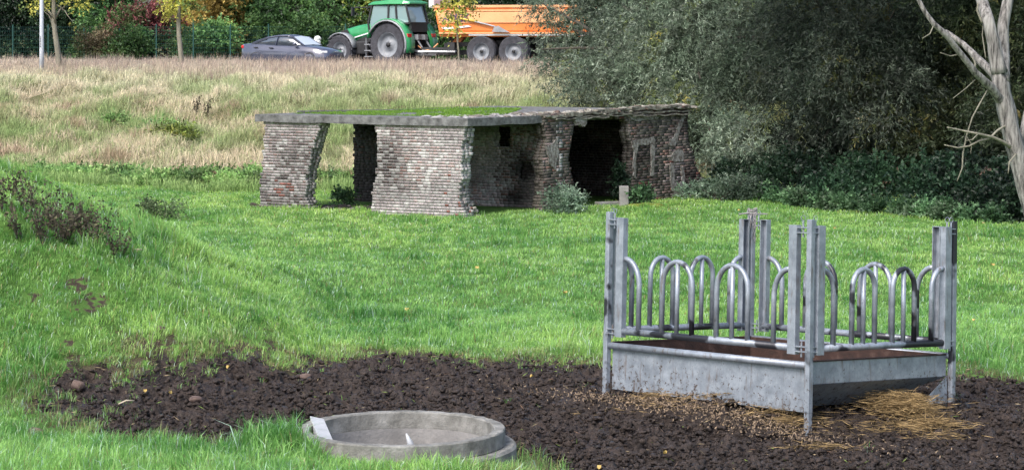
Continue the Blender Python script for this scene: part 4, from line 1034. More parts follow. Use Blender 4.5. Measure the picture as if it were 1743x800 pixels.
# ------------------------------------------------------------------ concrete ring
rr_ = .86; zt_ = RING.z
ring = empty('concrete_ring', (RING.x, RING.y, zt_-.6), 'stepped round concrete manhole ring sunk in the ground beside long grass', 'concrete ring')
def wob_lathe(prof, n=96, amp=.002):
    mb = MB(); mb.lathe(prof, n, (RING.x, RING.y, 0), closed=True)
    mb.v = [(x+random.uniform(-amp, amp), y+random.uniform(-amp, amp), z+(random.uniform(-amp, amp)*1.6+(-.012 if random.random() < .06 else 0) if z > zt_-.005 else 0)) for x, y, z in mb.v]
    return mb
wob_lathe([(rr_-.008, zt_), (rr_, zt_-.008), (rr_+.005, zt_-.125), (rr_-.075, zt_-.13), (rr_-.10, zt_-.135), (rr_-.095, zt_-.01), (rr_-.085, zt_)]).build('upper_rim', M_conc, ring)
wob_lathe([(rr_+.075, zt_-.127), (rr_+.095, zt_-.15), (rr_+.10, zt_-.9), (rr_-.11, zt_-.9), (rr_-.105, zt_-.137), (rr_-.09, zt_-.1365)], amp=.002).build('lower_ring', M_conc, ring)
mb = MB(); mb.lathe([(.752, zt_-.14), (.752, zt_-.75)], 96, (RING.x, RING.y, 0)); mb.build('inner_liner', M_cast, ring, True)
mb = MB(); mb.lathe([(.0, zt_-.75), (.76, zt_-.75)], 48, (RING.x, RING.y, 0)); mb.build('bottom', M_cast, ring)
mb = MB(); mb.lump((RING.x+.32, RING.y+.745, zt_-.09), (.06, .03, .05), 3, None, 8, .4); mb.build('dark_hole', M_black, ring)
p = W(520, 713, 18.75); q = W(547, 741, 18.05)
mb = MB(); pa = Vector((RING.x-.74, RING.y+.38, zt_+.012)); pb = Vector((RING.x-.58, RING.y-.52, zt_-.03)); mb.beam(pa, pb, .12, .012, Vector((.25, 0, 1))); mb.beam(pa+Vector((-.05, 0, -.03)), pb+Vector((-.05, 0, -.03)), .012, .07)
prop(mb.build('steel_angle_bar', mat_noise('pale_grey_bar', [(.3, (.36, .37, .38)), (.7, (.5, .51, .52))], 6), bevel=.002), 'pale grey angle bar laid across the left side of the concrete ring', 'bar')
mb = MB(); p = Vector((RING.x+.05, RING.y+.45, zt_-.33)); mb.tube([p+Vector((.02, 0, -.42)), p+Vector((0, 0, .12)), p+Vector((-.035, 0, .2))], [.03, .028, .006], 10)
prop(mb.build('white_plastic_pipe', M_rim2, smooth=True), 'white pointed plastic pipe end standing inside the concrete ring', 'pipe')

# stones, sticks and fallen leaves
for i, (px, py, r, lab, z) in enumerate([(133, 663, .055, 'square reddish brown brick lump at the left tip of the mud', .12), (333, 681, .055, 'flat rounded pale brown stone lying in the left mud', .06), (520, 636, .05, 'small pinkish stone at the upper mud edge', .05), (272, 618, .06, 'brown clod at the foot of the knoll above the mud', .1), (60, 715, .07, 'grey stone in the grass at lower left', .15)]):
    q = G(px, py, z); mb = MB(); mb.lump((q.x, q.y, gz(q.x, q.y)+r*.3), (r*1.2, r, r*.6 if i else r), 40+i, None, 9, .28); prop(mb.build('stone', M_stone, smooth=True), lab, 'stone')
for i, (px, py, L, a, lab) in enumerate([(335, 753, .16, .1, 'pale bent twig at the lower edge of the mud'), (215, 686, .16, .5, 'pale split twig near the left mud tip'), (228, 393, .2, .1, 'pale stick poking out of the knoll beside the withered docks')]):
    q = G(px, py, .08) if i < 2 else W(px, py, 26.5); g = gz(q.x, q.y); mb = MB(); d = Vector((math.cos(a), math.sin(a), .1)); mb.tube([Vector((q.x, q.y, g+.03))-d*L/2, Vector((q.x, q.y, g+.05)), Vector((q.x, q.y, g+.035))+d*L/2], [.006, .009, .006], 6)
    prop(mb.build('twig', mat_noise('bare_wood', [(.3, (.4, .32, .22)), (.7, (.6, .52, .4))], 20) if i == 0 else bpy.data.materials['bare_wood'], smooth=True), lab, 'twig')
fl = [(388, 632, 'grass'), (290, 635, 'grass'), (247, 655, 'mud'), (1657, 551, 'grass'), (693, 532, 'grass'), (1132, 770, 'mud'), (962, 503, 'grass'), (1420, 392, 'grass'), (812, 460, 'grass'), (1690, 455, 'grass'), (905, 640, 'mud'), (1258, 361, 'grass'), (1673, 383, 'grass'), (1020, 795, 'mud')]
M_fl = mat_noise('fallen_leaf', [(.3, (.40, .26, .06)), (.7, (.55, .42, .14))], 9, .6)
for i, (px, py, w) in enumerate(fl):
    Yg = 20.0
    for _ in range(12):
        X = (px-CX)/FP*Yg; Yg = (CZ-gz(X, Yg)-.05)*FP/(py-HY)
    X = (px-CX)/FP*Yg; z = gz(X, Yg)+(.055 if w == 'mud' else .10)
    mb = MB(); n = 8; pts = []; a0_ = random.uniform(0, TAU); s = .018 if Yg < 30 else .032
    for k in range(n):
        a = TAU*k/n; r = s*(1 if k % 2 else .7); x_, y_ = r*1.3*math.cos(a), r*math.sin(a); pts.append(Vector((X+x_*math.cos(a0_)-y_*math.sin(a0_), Yg+x_*math.sin(a0_)+y_*math.cos(a0_), z+.015*math.cos(a*2)+.25*y_)))
    mb.add(pts+[p_+Vector((0, 0, .0015)) for p_ in pts], [tuple(range(n)), tuple(reversed(range(n, 2*n)))]+[(k, (k+1) % n, (k+1) % n+n, k+n) for k in range(n)])
    prop(mb.build('fallen_leaf', M_fl), 'single yellow fallen leaf lying on the green grass' if w == 'grass' else 'single yellow fallen leaf lying on the dark mud', 'fallen leaf', 'yellow leaves on the %s' % w)

# ------------------------------------------------------------------ dead tree on the right
YT = 44.0
def tp(l): return [W(px, py, YT+(dy if dy else 0)) for px, py, dy in l]
dt = empty('bare_tree', (W(1772, 410, YT).x, YT, gz(W(1772, 410, YT).x, YT)), 'bare pale forked tree leaning at the right edge before the dark wood', 'tree')
k_ = YT/FP
def rough_tube(mb, pts, r, n=12, amp=.14, sub=6):
    P = []; Rr = []
    for i in range(len(pts)-1):
        for j in range(sub): P.append(pts[i].lerp(pts[i+1], j/sub)); Rr.append(r[i]+(r[i+1]-r[i])*j/sub)
    P.append(pts[-1]); Rr.append(r[-1]); base = len(mb.v); mb.tube(P, Rr, n)
    for i in range(len(P)):
        for k in range(n):
            q = Vector(mb.v[base+i*n+k]); d = q-P[i]; f = 1+amp*(2*float(vn(k*.9+i*.12, i*.35, 9))-1)+amp*.6*math.sin(k*2.6+i*.1); mb.v[base+i*n+k] = tuple(P[i]+d*f)
mb = MB(); tr = tp([(1800, 470, 0), (1772, 400, 0), (1752, 340, 0), (1737, 285, 0), (1724, 235, 0), (1714, 190, 0), (1704, 150, 0), (1697, 110, 0)])
rough_tube(mb, tr, [r*k_ for r in (28, 18, 16, 15, 15, 15.5, 15, 11)])
mb.build('trunk', M_bark, dt, True)
for nm, pts, r in (('limb', [(1700, 125, 0), (1692, 75, 0), (1682, 35, 0), (1671, 0, .3), (1655, -50, .6), (1640, -110, 1)], [15, 12, 11, 10, 8, 6]),
                   ('limb', [(1706, 140, 0), (1707, 90, .3), (1708, 45, .4), (1716, 0, .5), (1724, -60, .7), (1728, -120, 1)], [13, 11, 9.5, 9, 7, 5]),
                   ('branch', [(1716, 205, .1), (1703, 172, -.05), (1688, 150, -.3), (1660, 124, -.6), (1635, 92, -.8), (1612, 62, -1), (1590, 42, -1.1), (1575, 22, -1.1), (1560, -6, -1.1), (1550, -40, -1)], [9, 9, 7.5, 6, 5.5, 5, 4.5, 4, 3.3, 2.5]),
                   ('branch', [(1706, 150, .2), (1690, 124, .3), (1668, 104, .6), (1640, 76, .9), (1612, 56, 1), (1592, 46, 1)], [8, 8, 7, 5, 4, 2]),
                   ('twig', [(1720, 250, -.1), (1704, 240, -.3), (1690, 234, -.4), (1665, 228, -.6), (1640, 223, -.6), (1612, 217, -.7)], [4, 3, 2.6, 2, 1.6, 1]),
                   ('twig', [(1712, 214, -.1), (1698, 222, -.3), (1684, 236, -.4), (1665, 241, -.5), (1650, 249, -.5), (1630, 252, -.6), (1607, 247, -.6)], [2, 1.8, 1.8, 1.7, 1.5, 1.3, .8]),
                   ('twig', [(1684, 148, -.3), (1668, 176, -.4), (1655, 200, -.5), (1645, 232, -.5), (1639, 262, -.5), (1638, 286, -.5), (1629, 309, -.5)], [1.2, 1.3, 1.2, 1.3, 1.4, 1.2, .8]),
                   ('twig', [(1658, 122, -.6), (1660, 108, -.6), (1655, 98, -.6)], [2.2, 2, 1]), ('twig', [(1672, 40, 0), (1663, 18, 0), (1665, 5, 0)], [2.2, 1.6, 1.2]),
                   ('twig', [(1678, 100, .2), (1672, 60, .3), (1674, 40, .3), (1668, -20, .3)], [1, 1, 1, .8]), ('twig', [(1660, 136, -.5), (1645, 150, -.5), (1622, 168, -.6)], [1, .8, .6]),
                   ('twig', [(1637, 92, -.8), (1618, 96, -.8), (1600, 90, -.9)], [1.2, 1, .6]), ('twig', [(1590, 42, -1.1), (1583, 58, -1.2), (1570, 66, -1.2)], [1.1, .9, .6]), ('twig', [(1665, 228, -.6), (1655, 238, -.7), (1642, 240, -.7)], [1, .8, .5]), ('twig', [(1645, 232, -.5), (1654, 246, -.5), (1652, 262, -.5)], [.9, .7, .5]), ('twig', [(1671, 0, .3), (1660, -14, .3), (1645, -22, .3)], [1.5, 1, .6]), ('twig', [(1730, 262, -.2), (1718, 276, -.4), (1716, 296, -.4)], [1.6, 1.2, .8]), ('limb', [(1738, 240, .2), (1748, 190, .2), (1765, 170, .2), (1790, 120, .2)], [7, 6, 5, 3])):
    mb = MB(); rough_tube(mb, tp(pts), [x*k_ for x in r], 9, .1, 4); mb.build(nm, M_bark if nm != 'twig' else M_barkg, dt, True)

# ------------------------------------------------------------------ roadside things
# lamp post
c = W(71, 103, 97); g = 2.1; lp = empty('street_lamp', (c.x, 97, g), 'pale grey street lamp pole rising out of the dry verge grass', 'street lamp')
mb = MB(); mb.tube([(c.x, 97, g-.2), (c.x, 97, g+.9), (c.x, 97, g+1), (c.x-.02, 97, g+8)], [.105, .1, .095, .055], 14); mb.build('pole', M_pole, lp, True)
mb = MB(); mb.tube([(c.x-.02, 97, g+7.9), (c.x+.2, 97.8, g+8.3), (c.x+.3, 98.8, g+8.35)], .035, 8); mb.build('arm', M_pole, lp, True)
mb = MB(); mb.box((c.x+.35, 99.2, g+8.33), (.12, .35, .06)); mb.build('lamp_head', M_steel, lp, bevel=.03)
mb = MB()
for i in range(7): mb.box((c.x-.035, 96.903, g+1.05+i*.07), (.02, .003, .02))
mb.build('number_mark', M_black, lp)
# roadside trees
ylw = palette([(.2, .25, .06), (.38, .38, .08), (.55, .5, .12), (.12, .17, .05)], [2, 3, 1, 3], .3, .4, 31, 1.15)
def road_tree(px, Y, r, lab, lob, ntw, top):
    c = W(px, 100, Y); g = gz(c.x, Y); lb = lobes_px(lob)
    tree('roadside_tree', (c.x, Y, g-.1), 6, r, lb, lab, 'tree', ylw, ntw, 6, .35, .11, .085, .3, 'young trees along the road', M_barkg, trunk_top=W(top[0], top[1], Y), twig_tubes=12, shell=.7)
road_tree(100, 99, .14, 'roadside tree with pale mossy trunk just right of the lamp post', [(60, 10, 99, .6, .5, .35), (130, 5, 99, .7, .5, .35), (100, -40, 99, 1.3, 1, .9), (125, 45, 99, .25, .2, .2), (50, -20, 99, .8, .6, .5), (150, -20, 99, .8, .7, .5)], 420, (86, -60))
road_tree(307, 99, .13, 'roadside tree with pale trunk in front of the dark red shrub', [(307, 5, 99, .7, .5, .45), (285, 15, 99, .4, .4, .3), (330, 18, 99, .4, .4, .35), (307, -40, 99, 1.3, 1, .9)], 520, (303, -50))
road_tree(779, 95, .045, 'thin young tree standing in front of the orange trailer', [(777, 15, 95, .5, .4, .45), (760, 5, 95, .4, .4, .4), (795, 10, 95, .35, .4, .4), (765, 38, 95, .35, .3, .25), (780, -30, 95, .8, .6, .7), (778, 50, 95, .2, .2, .2)], 330, (781, -30))
# fence
def fence_pt(px): Y = np.interp(px, [22, 522, 900], [133, 123.5, 117]); return Vector(((px-CX)/FP*Y, Y, 2.1))
fpx = [-38, 22, 82, 143, 204, 266, 329, 392, 457, 522, 588, 655, 723]
fn = empty('mesh_fence', fence_pt(22), 'dark green wire mesh fence on thin posts beyond the road', 'fence')
for px in fpx:
    p = fence_pt(px); mb = MB(); mb.box(p+Vector((0, 0, 1.05)), (.035, .035, 1.12)); mb.build('post', M_fence, fn)
for a, b in zip(fpx[:-1], fpx[1:]):
    p, q = fence_pt(a), fence_pt(b); mb = MB()
    for i in range(9): z = .1+i*.24; mb.beam(p+Vector((0, 0, z)), q+Vector((0, 0, z)), .008, .008)
    for i in range(1, 20):
        x = p.lerp(q, i/20); mb.beam(x+Vector((0, 0, .05)), x+Vector((0, 0, 2.05)), .006, .006)
    mb.build('mesh_panel', M_fence, fn)
# white covered post
p = W(537, 86, 116); g = 2.13; wc = empty('covered_post', (p.x, 116, g), 'pale post with a white lumpy cover, behind the bonnet of the dark car', 'covered sign post')
mb = MB(); mb.tube([(p.x+.02, 116, g), (p.x+.06, 116, g+.7), (p.x+.05, 116, g+1.1)], [.09, .13, .15], 10); mb.build('post', M_white, wc, True)
mb = MB(); mb.lump((p.x, 116, g+1.12), (.24, .16, .2), 8, None, 12, .3); mb.lump((p.x+.09, 116, g+1.32), (.18, .14, .16), 9, None, 12, .3); mb.build('cover', M_cloth, wc, True)

# ------------------------------------------------------------------ vehicles (local x along travel, nose at -x; y to the left; z up)
def place(root, s_px, off_, flip=False, rot=0):
    # find the road coordinate whose picture column is s_px
    lo, hi = -40, 60
    for _ in range(50):
        m = (lo+hi)/2; p = road_pt(m, off_); c = CX+p.x/p.y*FP
        if c < s_px: lo = m
        else: hi = m
    p = road_pt(lo, off_, .045); root.location = p
    root.rotation_euler.z = math.atan2(RD.y, RD.x)+(math.pi if flip else 0)+rot
def wheel(root, x, y, r, wd, rim_r, name='wheel', lugs=0, sgn=-1):
    """axle along y, sgn: outer side"""
    h = wd/2
    mb = MB(); mb.lathe([(rim_r, -h*.8), (r*.93, -h), (r, -h*.7), (r, h*.7), (r*.93, h), (rim_r, h*.8)], 36, (x, y, r), 'Y', closed=True)
    for k in range(lugs):
        a = TAU*k/lugs
        for s in (-1, 1):
            c = Vector((x+math.cos(a)*(r+.012), y+s*h*.45, r+math.sin(a)*(r+.012)))
            M = Matrix.Rotation(-a, 3, 'Y') @ Matrix.Rotation(s*.6, 3, 'X'); mb.box(c, (.03, h*.52, .045), M)
    w = mb.build(name, M_tyre, root, False)
    mb = MB(); o = sgn*h*.75
    mb.lathe([(rim_r, o), (rim_r*.93, o*.98), (rim_r*.86, o*.35), (rim_r*.45, o*.2), (rim_r*.35, o*.55), (0.001, o*.6)], 32, (x, y, r), 'Y')
    for k in range(8): a = TAU*k/8; mb.tube([(x+math.cos(a)*rim_r*.27, y+o*.5, r+math.sin(a)*rim_r*.27), (x+math.cos(a)*rim_r*.27, y+o*.72, r+math.sin(a)*rim_r*.27)], .018, 6)
    mb.build('rim', M_rim, w, True)
    mb = MB(); mb.tube([(x, y+o*.5, r), (x, y+o*.95, r)], rim_r*.18, 12); mb.build('hub', M_black, w, True)
    return w

# --- car: nose at +x
car = empty('parked_car', (0, 0, 0), 'dark blue grey coupe shaped car with red tail light driving right beyond the grass', 'car'); car.name = 'passenger_car'
def ring_sec(x, zb, zt, wb_, wt, belly=.03):
    return [Vector((x, -wb_+.03, zb)), Vector((x, -wb_, zb+.12)), Vector((x, -wb_+.005, (zb+zt)/2)), Vector((x, -wt, zt-.04)), Vector((x, -wt+.06, zt)), Vector((x, 0, zt+belly)),
            Vector((x, wt-.06, zt)), Vector((x, wt, zt-.04)), Vector((x, wb_-.005, (zb+zt)/2)), Vector((x, wb_, zb+.12)), Vector((x, wb_-.03, zb))]
bd = [(-2.35, .45, .93, .72, .66), (-2.30, .30, 1.03, .84, .78), (-2.1, .24, 1.06, .93, .87), (-1.4, .22, 1.05, .95, .90), (-.4, .22, 1.0, .95, .90), (.5, .22, .97, .95, .90), (1.0, .22, .98, .95, .88), (1.6, .22, .92, .94, .86), (2.05, .26, .83, .9, .8), (2.28, .32, .72, .8, .68), (2.36, .4, .6, .68, .55)]
mb = MB(); mb.loft([ring_sec(*b) for b in bd]); body = mb.build('body', M_car, car, True, bevel=0)
def cab_sec(x, z0, z1, w0, w1): return [Vector((x, -w0, z0)), Vector((x, -w1-.02, z1-.05)), Vector((x, -w1+.10, z1)), Vector((x, 0, z1+.02)), Vector((x, w1-.10, z1)), Vector((x, w1+.02, z1-.05)), Vector((x, w0, z0))]
cb = [(-2.0, 1.02, 1.06, .72, .66), (-1.55, 1.02, 1.22, .80, .64), (-1.0, 1.0, 1.38, .83, .64), (-.4, .98, 1.46, .84, .64), (.1, .96, 1.46, .84, .64), (.45, .96, 1.36, .83, .66), (.85, .96, 1.14, .80, .70), (1.1, .95, .99, .76, .7)]
mb = MB(); mb.loft([cab_sec(*b) for b in cb]); mb.build('window_glass', M_glass, car, True)
rf = [(-2.02, 1.06), (-1.55, 1.235), (-1.0, 1.395), (-.4, 1.475), (.1, 1.475), (.4, 1.40)]
mb = MB(); mb.loft([[Vector((x, -.68, z-.075)), Vector((x, -.62, z)), Vector((x, 0, z+.025)), Vector((x, .62, z)), Vector((x, .68, z-.075)), Vector((x, 0, z-.04))] for x, z in rf]); mb.build('roof', M_car, car, True)
mb = MB(); mb.add([(.42, -.66, 1.39), (.42, .66, 1.39), (1.06, .74, 1.015), (1.06, -.74, 1.015), (.42, 0, 1.43), (1.10, 0, 1.04)], [(0, 4, 5, 3), (4, 1, 2, 5)]); mb.build('windscreen', M_wind, car, True)
for s in (-1, 1):
    mb = MB(); mb.beam((.42, s*.665, 1.38), (1.08, s*.76, .99), .05, .06); mb.beam((-.35, s*.70, 1.42), (-.4, s*.87, 1.0), .02, .06); mb.beam((-1.0, s*.7, 1.33), (-1.75, s*.82, 1.06), .03, .09); mb.build('pillar', M_car, car)
    mb = MB(); mb.lump((.72, s*1.0, 1.06), (.1, .1, .08), 4, None, 9, .05); mb.build('wing_mirror', M_car, car, True)
    mb = MB(); mb.box((-2.26, s*.72, .93), (.10, .14, .07), Matrix.Rotation(-s*.5, 3, 'Z')); mb.build('tail_light', M_red, car, bevel=.02)
    mb = MB(); mb.box((2.12, s*.70, .70), (.14, .10, .05), Matrix.Rotation(-s*.7, 3, 'Z')); mb.build('headlight', M_white, car, bevel=.02)
    mb = MB(); mb.box((-.6, s*.958, .88), (.11, .015, .018)); mb.box((-1.45, s*.955, .9), (.10, .015, .018)); mb.build('door_handle', M_black, car)
    for x in (-1.45, 1.45): wheel(car, x, s*.83, .35, .24, .24, sgn=s)
mb = MB(); mb.box((0, 0, .24), (2.1, .9, .05)); mb.build('underbody', M_black, car)
place(car, 499, 0, False, -.12)
car['label'] = 'dark blue grey coupe shaped car with red tail light on the road'

# --- tractor: nose at -x (we look at its left flank, camera side is -y in road frame)
tractor = empty('farm_tractor', (0, 0, 0), 'green tractor with black details and glazed cab pulling the orange trailer', 'tractor')
y0 = -.95  # near side wheel centre
for s in (-1, 1):
    w = wheel(tractor, 0, s*.98, 1.0, .62, .58, lugs=22, sgn=s)
    w = wheel(tractor, -2.85, s*.95, .72, .5, .42, lugs=18, sgn=s)
    # rear fender
    mb = MB(); rings = []
    for a in np.linspace(math.radians(-18), math.radians(165), 16):
        r = 1.13; x, z = math.cos(a)*r+.02, 1.0+math.sin(a)*r*1.02; r2 = r+.05; x2, z2 = math.cos(a)*r2+.02, 1.0+math.sin(a)*r2*1.02
        rings.append([Vector((x, s*.66, z)), Vector((x, s*1.32, z)), Vector((x2, s*1.34, z2)), Vector((x2, s*.66, z2))])
    mb.loft(rings); fe = mb.build('rear_fender', M_green, tractor, True)
    mb = MB(); rings = []
    for a in np.linspace(math.radians(-20), math.radians(150), 14):
        r = 1.08; r2 = r+.07; rings.append([Vector((math.cos(a)*r+.02, s*1.30, 1.0+math.sin(a)*r)), Vector((math.cos(a)*r+.02, s*1.40, 1.0+math.sin(a)*r)), Vector((math.cos(a)*r2+.02, s*1.38, 1.0+math.sin(a)*r2)), Vector((math.cos(a)*r2+.02, s*1.30, 1.0+math.sin(a)*r2))])
    mb.loft(rings); mb.build('fender_edge', M_steel, fe, True)
    mb = MB(); mb.box((1.12, s*1.05, 1.42), (.04, .16, .08)); mb.build('tail_light', M_red, tractor, bevel=.01)
    mb = MB(); rings = []
    for a in np.linspace(math.radians(10), math.radians(140), 9):
        r = .80; r2 = .84; rings.append([Vector((math.cos(a)*r-2.85, s*.72, .72+math.sin(a)*r)), Vector((math.cos(a)*r-2.85, s*1.2, .72+math.sin(a)*r)), Vector((math.cos(a)*r2-2.85, s*1.2, .72+math.sin(a)*r2)), Vector((math.cos(a)*r2-2.85, s*.72, .72+math.sin(a)*r2))])
    mb.loft(rings); mb.build('front_fender', M_steel, tractor, True)
    mb = MB(); mb.beam((-1.35, s*.72, 2.72), (-2.0, s*1.15, 2.72), .04, .05); mb.box((-2.02, s*1.2, 2.52), (.04, .1, .2)); mb.build('mirror', M_black, tractor, bevel=.01)
    mb = MB()
    for i in range(3): mb.box((-1.15, s*.95, .45+i*.28), (.28, .15, .02))
    mb.beam((-1.42, s*.95, .4), (-1.42, s*.95, 1.3), .03, .03); mb.build('step', M_steel, tractor)
    mb = MB(); mb.box((-1.75, s*.62, .85), (.38, .22, .3)); mb.build('fuel_tank', M_black, tractor, bevel=.05)
# bonnet: green shell with black side grille and slash
def hood(x, z0, z1, w): return [Vector((x, -w, z0)), Vector((x, -w, z1-.16)), Vector((x, -w+.12, z1-.02)), Vector((x, 0, z1+.03)), Vector((x, w-.12, z1-.02)), Vector((x, w, z1-.16)), Vector((x, w, z0))]
mb = MB(); mb.loft([hood(-3.62, 1.0, 1.45, .28), hood(-3.5, .95, 1.58, .36), hood(-3.1, .95, 1.72, .42), hood(-2.4, 1.0, 1.88, .45), hood(-1.6, 1.1, 2.0, .47), hood(-1.25, 1.1, 2.03, .48)]); hd = mb.build('bonnet', M_green, tractor, True)
for s in (-1, 1):
    y = s*.475
    def pl(pts, mat, nm, dy=0):
        mb = MB(); mb.prism(pts, y+s*dy, y+s*(dy+.025)); mb.build(nm, mat, hd)
    pl([(-3.35, 1.02), (-2.55, 1.02), (-2.2, 1.25), (-1.27, 1.55), (-1.27, 1.30), (-1.6, 1.05), (-2.4, .98)], M_black, 'side_grille')
    pl([(-3.25, 1.62), (-2.85, 1.72), (-2.55, 1.28), (-3.0, 1.15)], M_black, 'black_slash', .0)
    pl([(-2.4, 1.36), (-1.6, 1.56), (-1.58, 1.50), (-2.4, 1.30)], M_white, 'pale_trim', .03)
mb = MB(); mb.box((-2.6, 0, .78), (1.2, .26, .3)); mb.box((-.4, 0, .85), (1.0, .4, .4)); mb.box((-2.85, 0, .7), (.15, .75, .12)); mb.box((0, 0, .98), (.22, .7, .2)); mb.box((-3.75, 0, .75), (.25, .3, .3)); mb.build('chassis', M_black, tractor, bevel=.03)
mb = MB(); mb.tube([(-1.42, -.42, 1.9), (-1.42, -.42, 2.22)], .09, 10); mb.tube([(-1.75, .3, 1.95), (-1.75, .3, 2.1)], .12, 10); mb.build('exhaust', M_black, tractor, True)
# cab
cabp = [(-1.28, 1.35), (-1.45, 2.0), (-1.22, 2.86), (.78, 2.86), (1.05, 2.0), (.95, 1.85), (.3, 1.75), (-.6, 1.3)]
mb = MB(); mb.prism([(-1.2, 1.45), (-1.36, 2.0), (-1.16, 2.8), (.70, 2.8), (.96, 1.98), (.6, 1.92), (-.3, 1.9), (-.75, 1.4)], -.74, .74); mb.build('cab_glazing', M_cabglass, tractor, bevel=.04)
mb = MB()
for s in (-1, 1):
    for p, q in (((-1.3, 1.3), (-1.42, 2.0)), ((-1.42, 2.0), (-1.2, 2.84)), ((-.28, 1.9), (-.24, 2.84)), ((.24, 1.95), (.16, 2.84)), ((.98, 1.98), (.74, 2.84)), ((-.28, 1.92), (1.0, 2.0)), ((-1.3, 1.38), (-.7, 1.38)), ((-.7, 1.38), (-.28, 1.92))):
        mb.beam((p[0], s*.77, p[1]), (q[0], s*.77, q[1]), .06, .085)
for z in (2.0, 2.84):
    mb.beam((1.0 if z < 2.5 else .75, -.77, z), (1.0 if z < 2.5 else .75, .77, z), .07, .07)
    mb.beam((-1.42 if z < 2.5 else -1.2, -.77, z), (-1.42 if z < 2.5 else -1.2, .77, z), .05, .05)
mb.box((.95, 0, 1.78), (.07, .7, .2)); mb.build('cab_frame', M_black, tractor)
mb = MB(); mb.prism([(-.95, 2.45), (-.6, 2.5), (-.55, 1.95), (-.95, 1.95)], -.2, .2); mb.lump((-.35, 0, 2.2), (.2, .25, .35), 2, None, 8, .1); mb.build('seat', M_black, tractor, True)
mb = MB(); mb.loft([[Vector((x, -w, z0)), Vector((x, -w+.1, z1)), Vector((x, w-.1, z1)), Vector((x, w, z0))] for x, z0, z1, w in ((-1.5, 2.82, 2.88, .72), (-1.2, 2.84, 2.98, .84), (-.2, 2.86, 3.07, .88), (.6, 2.86, 3.05, .88), (.98, 2.86, 2.96, .82))]); mb.build('cab_roof', M_green, tractor, bevel=.03)
mb = MB()
for s in (-1, 1): mb.beam((.9, s*.4, .75), (1.75, s*.38, .6), .08, .1); mb.beam((1.0, s*.35, 1.4), (1.5, s*.36, .75), .05, .06); mb.box((1.1, s*.3, 1.35), (.12, .12, .12))
mb.beam((.8, 0, .55), (2.0, 0, .55), .12, .1); mb.build('linkage', M_steel, tractor)
mb = MB(); mb.tube([(1.1, -.25, .95), (1.5, -.3, .72), (1.9, -.25, .8), (2.2, -.2, 1.05)], .035, 8); mb.build('hydraulic_hose', M_orangel, tractor, True)
place(tractor, 684, 3.3, False, -.17); tractor.scale = (.97, 1.02, 1.02)

# --- trailer
trailer = empty('tipping_trailer', (0, 0, 0), 'orange tipping trailer on twin axles hitched behind the green tractor', 'trailer')
LT = 7.6
sec = lambda x, zt2: [Vector((x, -1.05, 1.55)), Vector((x, -1.2, 1.85)), Vector((x, -1.24, zt2)), Vector((x, -1.12, zt2)), Vector((x, -1.0, 1.7)), Vector((x, 1.0, 1.7)), Vector((x, 1.12, zt2)), Vector((x, 1.24, zt2)), Vector((x, 1.2, 1.85)), Vector((x, 1.05, 1.55))]
mb = MB(); mb.loft([sec(.22, 2.0), sec(LT, 2.0)]); mb.v = [(x - (.24 if (z > 1.95 and x < 1) else 0), y, z+(.95 if z > 1.95 else 0)) for x, y, z in mb.v]
tb = mb.build('tipping_body', M_orange, trailer)
mb = MB(); mb.prism([(.25, 1.6), (-.02, 2.98), (.06, 2.98), (.33, 1.6)], -1.16, 1.16); mb.build('front_board', M_orange, tb)
mb = MB(); mb.prism([(LT-.05, 1.6), (LT+.15, 2.9), (LT+.22, 2.9), (LT+.02, 1.6)], -1.16, 1.16); mb.build('tailgate', M_orangel, tb)
for s in (-1, 1):
    mb = MB(); mb.beam((-.06, s*1.25, 2.95), (LT, s*1.25, 2.95), .10, .12); mb.beam((.0, s*1.26, 2.76), (LT, s*1.26, 2.76), .06, .07); mb.beam((.22, s*1.2, 1.72), (LT, s*1.2, 1.72), .08, .07); mb.build('side_rail', M_orangel, tb, bevel=.01)
    mb = MB(); mb.prism([(.25, 2.2), (LT-.05, 2.2), (LT-.05, 2.7), (.12, 2.7)], s*1.235, s*1.262); mb.build('side_panel', M_orangel, tb)
mb = MB(); mb.box((-.22, 0, 3.0), (.14, 1.1, .28)); mb.build('front_cover', M_cloth, trailer, bevel=.08)
fc = bpy.data.curves.new('lettering_curve', 'FONT'); fc.body = 'AMEK'; fc.size = .52; fc.extrude = .006; fc.offset = .012; fc.space_character = 1.02
tmp = bpy.data.objects.new('tmp', fc); me = bpy.data.meshes.new_from_object(tmp); bpy.data.objects.remove(tmp); me.materials.clear(); me.materials.append(M_logo); lo = bpy.data.objects.new('lettering', me); COL.objects.link(lo); lo.parent = tb; lo.location = (.42, -1.275, 2.26); lo.rotation_euler = (math.pi/2, 0, 0)
mb = MB(); mb.prism([(.35, 1.98), (.9, 2.03), (1.0, 1.93), (.5, 1.88)], -1.262, -1.245); mb.prism([(1.1, 2.02), (1.7, 2.08), (1.85, 2.02), (1.2, 1.94)], -1.262, -1.245); mb.build('emblem', M_white, tb)
mb = MB(); mb.tube([(1.15, -1.31, 2.28), (2.05, -1.31, 2.1)], .05, 10); ram = mb.build('tarp_lever', M_yel, trailer, True)
mb = MB(); mb.tube([(2.0, -1.31, 2.11), (3.05, -1.31, 1.86)], .04, 10); mb.prism([(2.9, 1.62), (3.75, 1.60), (3.4, 1.78), (3.2, 1.90), (3.02, 1.86)], -1.36, -1.27); mb.build('lever_bracket', M_steel, ram)
mb = MB(); mb.beam((1.7, -1.15, 1.50), (LT, -1.15, 1.50), .1, .1); mb.beam((1.7, 1.15, 1.50), (LT, 1.15, 1.50), .1, .1); mb.build('mudguard_rail', M_white, trailer)
mb = MB(); mb.beam((-1.6, 0, .62), (LT-.3, 0, .75), .35, .22); mb.beam((.2, -.45, 1.0), (LT-.4, -.45, 1.3), .12, .2); mb.beam((.2, .45, 1.0), (LT-.4, .45, 1.3), .12, .2); mb.beam((.3, 0, .7), (.6, 0, 1.6), .4, .3)
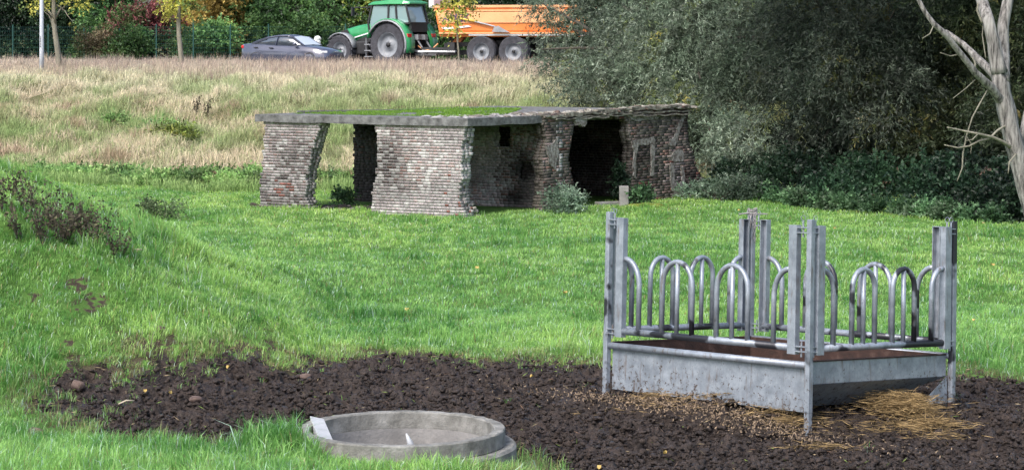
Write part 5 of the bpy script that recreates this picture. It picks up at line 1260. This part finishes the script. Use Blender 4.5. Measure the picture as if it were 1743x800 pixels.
mb.box((.75, -.85, .92), (.18, .2, .22)); mb.box((.1, -.85, .85), (.9, .06, .05)); mb.build('chassis', M_black, trailer)
mb = MB(); mb.beam((-.9, -.95, .72), (.95, -.95, .72), .2, .08); mb.build('step_board', M_white, trailer)
mb = MB(); mb.beam((.55, -.2, .9), (1.15, -.2, 1.6), .35, .3); mb.build('tipping_ram', M_orange, trailer)
tb.location.z -= .16
for i, x in enumerate((2.3, 3.88)):
    for s in (-1, 1): wheel(trailer, x, s*.98, .72, .52, .40, sgn=s)

place(trailer, 756, 3.3)

# ------------------------------------------------------------------ light, sky, camera
w = bpy.data.worlds.new('World'); SC.world = w; w.use_nodes = True; nt = w.node_tree; nt.nodes.clear()
out = nt.nodes.new('ShaderNodeOutputWorld'); bgn = nt.nodes.new('ShaderNodeBackground'); sky = nt.nodes.new('ShaderNodeTexSky'); sky.sky_type = 'NISHITA'; sky.sun_disc = False
EL, AZ = 50, 214       # azimuth clockwise from +Y
sky.sun_elevation = math.radians(EL); sky.sun_rotation = math.radians(AZ); sky.air_density = 1.0; sky.dust_density = 3.5; sky.ozone_density = 1.0
hs = nt.nodes.new('ShaderNodeHueSaturation'); hs.inputs['Saturation'].default_value = .95
nt.links.new(sky.outputs[0], hs.inputs['Color']); nt.links.new(hs.outputs[0], bgn.inputs[0]); bgn.inputs[1].default_value = .15; nt.links.new(bgn.outputs[0], out.inputs[0])
sd = bpy.data.lights.new('sun', 'SUN'); sd.energy = 1.6; sd.angle = math.radians(24); sd.color = (1, .975, .94)
so = bpy.data.objects.new('sun', sd); COL.objects.link(so)
dirv = Vector((math.sin(math.radians(AZ))*math.cos(math.radians(EL)), math.cos(math.radians(AZ))*math.cos(math.radians(EL)), math.sin(math.radians(EL))))
so.rotation_euler = dirv.to_track_quat('Z', 'Y').to_euler()
cd = bpy.data.cameras.new('camera'); co = bpy.data.objects.new('camera', cd); COL.objects.link(co); SC.camera = co
co.location = (0, 0, CZ); co.rotation_euler = (math.pi/2, 0, 0); cd.sensor_width = 36; cd.lens = FP/1743*36; cd.shift_y = -(400-HY)/1743; cd.clip_start = .1; cd.clip_end = 2000
SC.view_settings.view_transform = 'Standard'; SC.view_settings.look = 'None'; SC.view_settings.gamma = 1; SC.view_settings.exposure = .88
